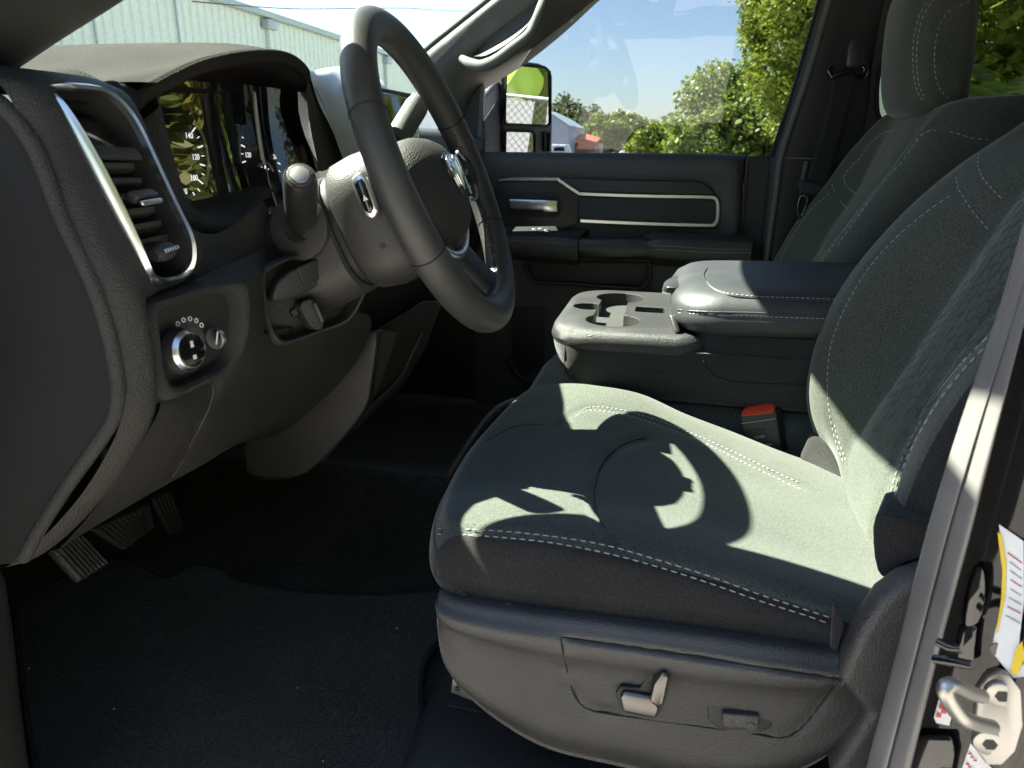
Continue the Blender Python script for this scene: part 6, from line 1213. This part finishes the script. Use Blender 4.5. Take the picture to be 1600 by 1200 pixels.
for i, (px_, w_) in enumerate(((0,3.2), (4.5,2.8), (9.2,3.0))):
    c = thing('parked_car', (-4.0+px_*.62,60,0), ('pale parked car, left of the far row under the trees', 'pale parked car, middle of the far row under the trees', 'pale parked car, right of the far row under the trees')[i], 'car', 'pale cars parked far off under the trees')
    x0 = -4.0+px_*.62
    prism('body', [(x0-1.2,60,.35), (x0+1.2,60,.35), (x0+1.2,60,.8), (x0+.8,60,.9), (x0+.5,60,1.4), (x0-.6,60,1.4), (x0-1.0,60,.9), (x0-1.2,60,.8)], (0,1.6,0), w_m, c, .05)
pl_ = tube('utility_pole', [(-3.0735,85,0.3163), (-3.38,85,4.6261)], .14, bark, None, 8, smooth=0); tag(pl_, 'thin utility pole on the horizon between the trees', 'pole')
# chain-link fence and banana plants behind the truck, seen in the mirror
fc = thing('chain_link_fence', (5.0,4.2,0), 'galvanised chain-link fence reflected in the door mirror', 'fence')
FX = 4.6
tube('top_rail', [(FX,2.6,1.62), (FX,6.2,1.62)], .022, 'steel', fc, 8, smooth=0)
for yy in (2.9,5.3): tube('fence_post', [(FX,yy,0), (FX,yy,1.66)], .03, 'steel', fc, 8, smooth=0)
V = []; F = []; pit = .075
for s in (-1, 1):
    for k in range(-22, 72):
        y0 = 2.6+k*pit; pts = []
        zz = 1.60; a = np.array([FX+s*.004, y0, zz]); b = np.array([FX+s*.004, y0+s*1.6, 0.0])
        yl, yh = 2.6, 6.2
        t0, t1 = 0., 1.
        dy = b[1]-a[1]
        for lim, sg in ((yl,1), (yh,-1)):
            f = (lim-a[1])/dy
            if (a[1]-lim)*sg < 0: t0 = max(t0, f)
            if (b[1]-lim)*sg < 0: t1 = min(t1, f)
        if t1 <= t0: continue
        p, q = a+(b-a)*t0, a+(b-a)*t1; w = .004; i = len(V)
        for e in (p, q): V += [e+(0,w,0), e+(w,0,0), e+(0,-w,0), e+(-w,0,0)]
        F += [(i,i+1,i+5,i+4), (i+1,i+2,i+6,i+5), (i+2,i+3,i+7,i+6), (i+3,i,i+4,i+7)]
mesh_o = pyd('wire_mesh', V, F, 'steel', fc, 0, False); tag(mesh_o, kind='stuff')
def banana(base, h, n, L, label):
    t = thing('banana_plant', base, label, 'plant', 'banana plants behind the fence'); b = np.array(base, float)
    tube('trunk', [b, b+(0,.05,h)], [.11,.07], surface('banana_stem', (.22,.24,.06), .7), t, 10, smooth=0)
    for k in range(n):
        a = 2*math.pi*k/n+rng.normal()*.3; el = .5+.8*rng.random(); d = np.array([math.cos(a), math.sin(a), 0]); sd = np.array([-d[1], d[0], 0]); rows_ = []
        for s in np.linspace(0, 1, 12):
            p = b+np.array([0,0,h])+d*L*s*math.cos(el)*1.1+np.array([0,0,L*(s*math.sin(el)-.75*s*s)]); wv = .30*L*math.sin(math.pi*min(1,.08+.9*s))**.7
            rows_.append([p-sd*wv+(0,0,-.25*wv), p-sd*wv*.5, p+(0,0,-.03), p+sd*wv*.5, p+sd*wv+(0,0,-.25*wv)])
        sheet('leaf', rows_, LM['banana'], t, 2, 2)
banana((6.0,4.3,0), 2.0, 9, 2.0, 'large banana plant behind the chain-link fence, nearest the truck')
banana((6.2,3.3,0), 1.9, 9, 1.9, 'banana plant behind the chain-link fence, closest to the truck bed')
banana((6.9,5.4,0), 2.4, 9, 2.0, 'banana plant behind the chain-link fence, farther from the truck')
# greenery behind the photographer on the open-door side, mirrored in dials and paint
names_ = ('leftmost', 'second from the left', 'third from the left', 'third from the right', 'second from the right', 'rightmost')
for k, (x, y, m_) in enumerate(((-.5,-9.5,'tree'), (2.2,-9,'yellow'), (4.8,-8,'yellow'), (7.2,-6.6,'bright'), (9.4,-5,'yellow'), (11.2,-3,'tree'))):
    tree('hedge_tree', 'leafy hedge tree behind the photographer, '+names_[k]+' of its row', (x,y,0), [(x,y,1.4), (x+.9,y+.3,3.2), (x-.9,y,3.4), (x,y,5.0)], [(1.9,1.1,1.6), (1.8,1.1,1.8), (1.8,1.1,1.8), (1.8,1.1,1.8)], 4500, .27, m_, 14, 'hedge trees behind the photographer', trunk=.18)
# the truck's own open door, just outside the frame on the left
od = thing('driver_door', (-.62,.36,.9), 'open black driver door swung out beside the photographer', 'door')
dd = np.array([-.34,-.94,0]); dn = np.array([.94,-.34,0]); h0 = np.array([-.64,.36,0])
def dpt(s, z, o=0): return tuple(h0+dd*s+dn*o+np.array([0,0,z]))
prism('door_trim', [dpt(0,.75), dpt(.95,.75), dpt(1.0,1.2), dpt(.98,1.56), dpt(0,1.58)], -dn*.11, 'plastic', od, .02)
prism('outer_skin', [dpt(0,.72,-.115), dpt(.97,.72,-.115), dpt(1.02,1.2,-.115), dpt(1.0,1.58,-.115), dpt(0,1.60,-.115)], -dn*.03, 'paint', od, .012)
prism('armrest', [dpt(.2,1.30), dpt(.85,1.30), dpt(.85,1.38), dpt(.2,1.40)], dn*.07, 'leather', od, .015)
prism('door_glass', [dpt(.02,1.58,-.06), dpt(.98,1.58,-.06), dpt(.95,2.02,-.10), dpt(.50,2.02,-.10)], -dn*.004, 'sideglass', od)
tube('window_frame', [dpt(0,1.60,-.06), dpt(.30,1.86,-.08), dpt(.55,2.04,-.10), dpt(.97,2.05,-.10), dpt(1.0,1.60,-.06)], .022, 'bpillar', od, 8, smooth=2)
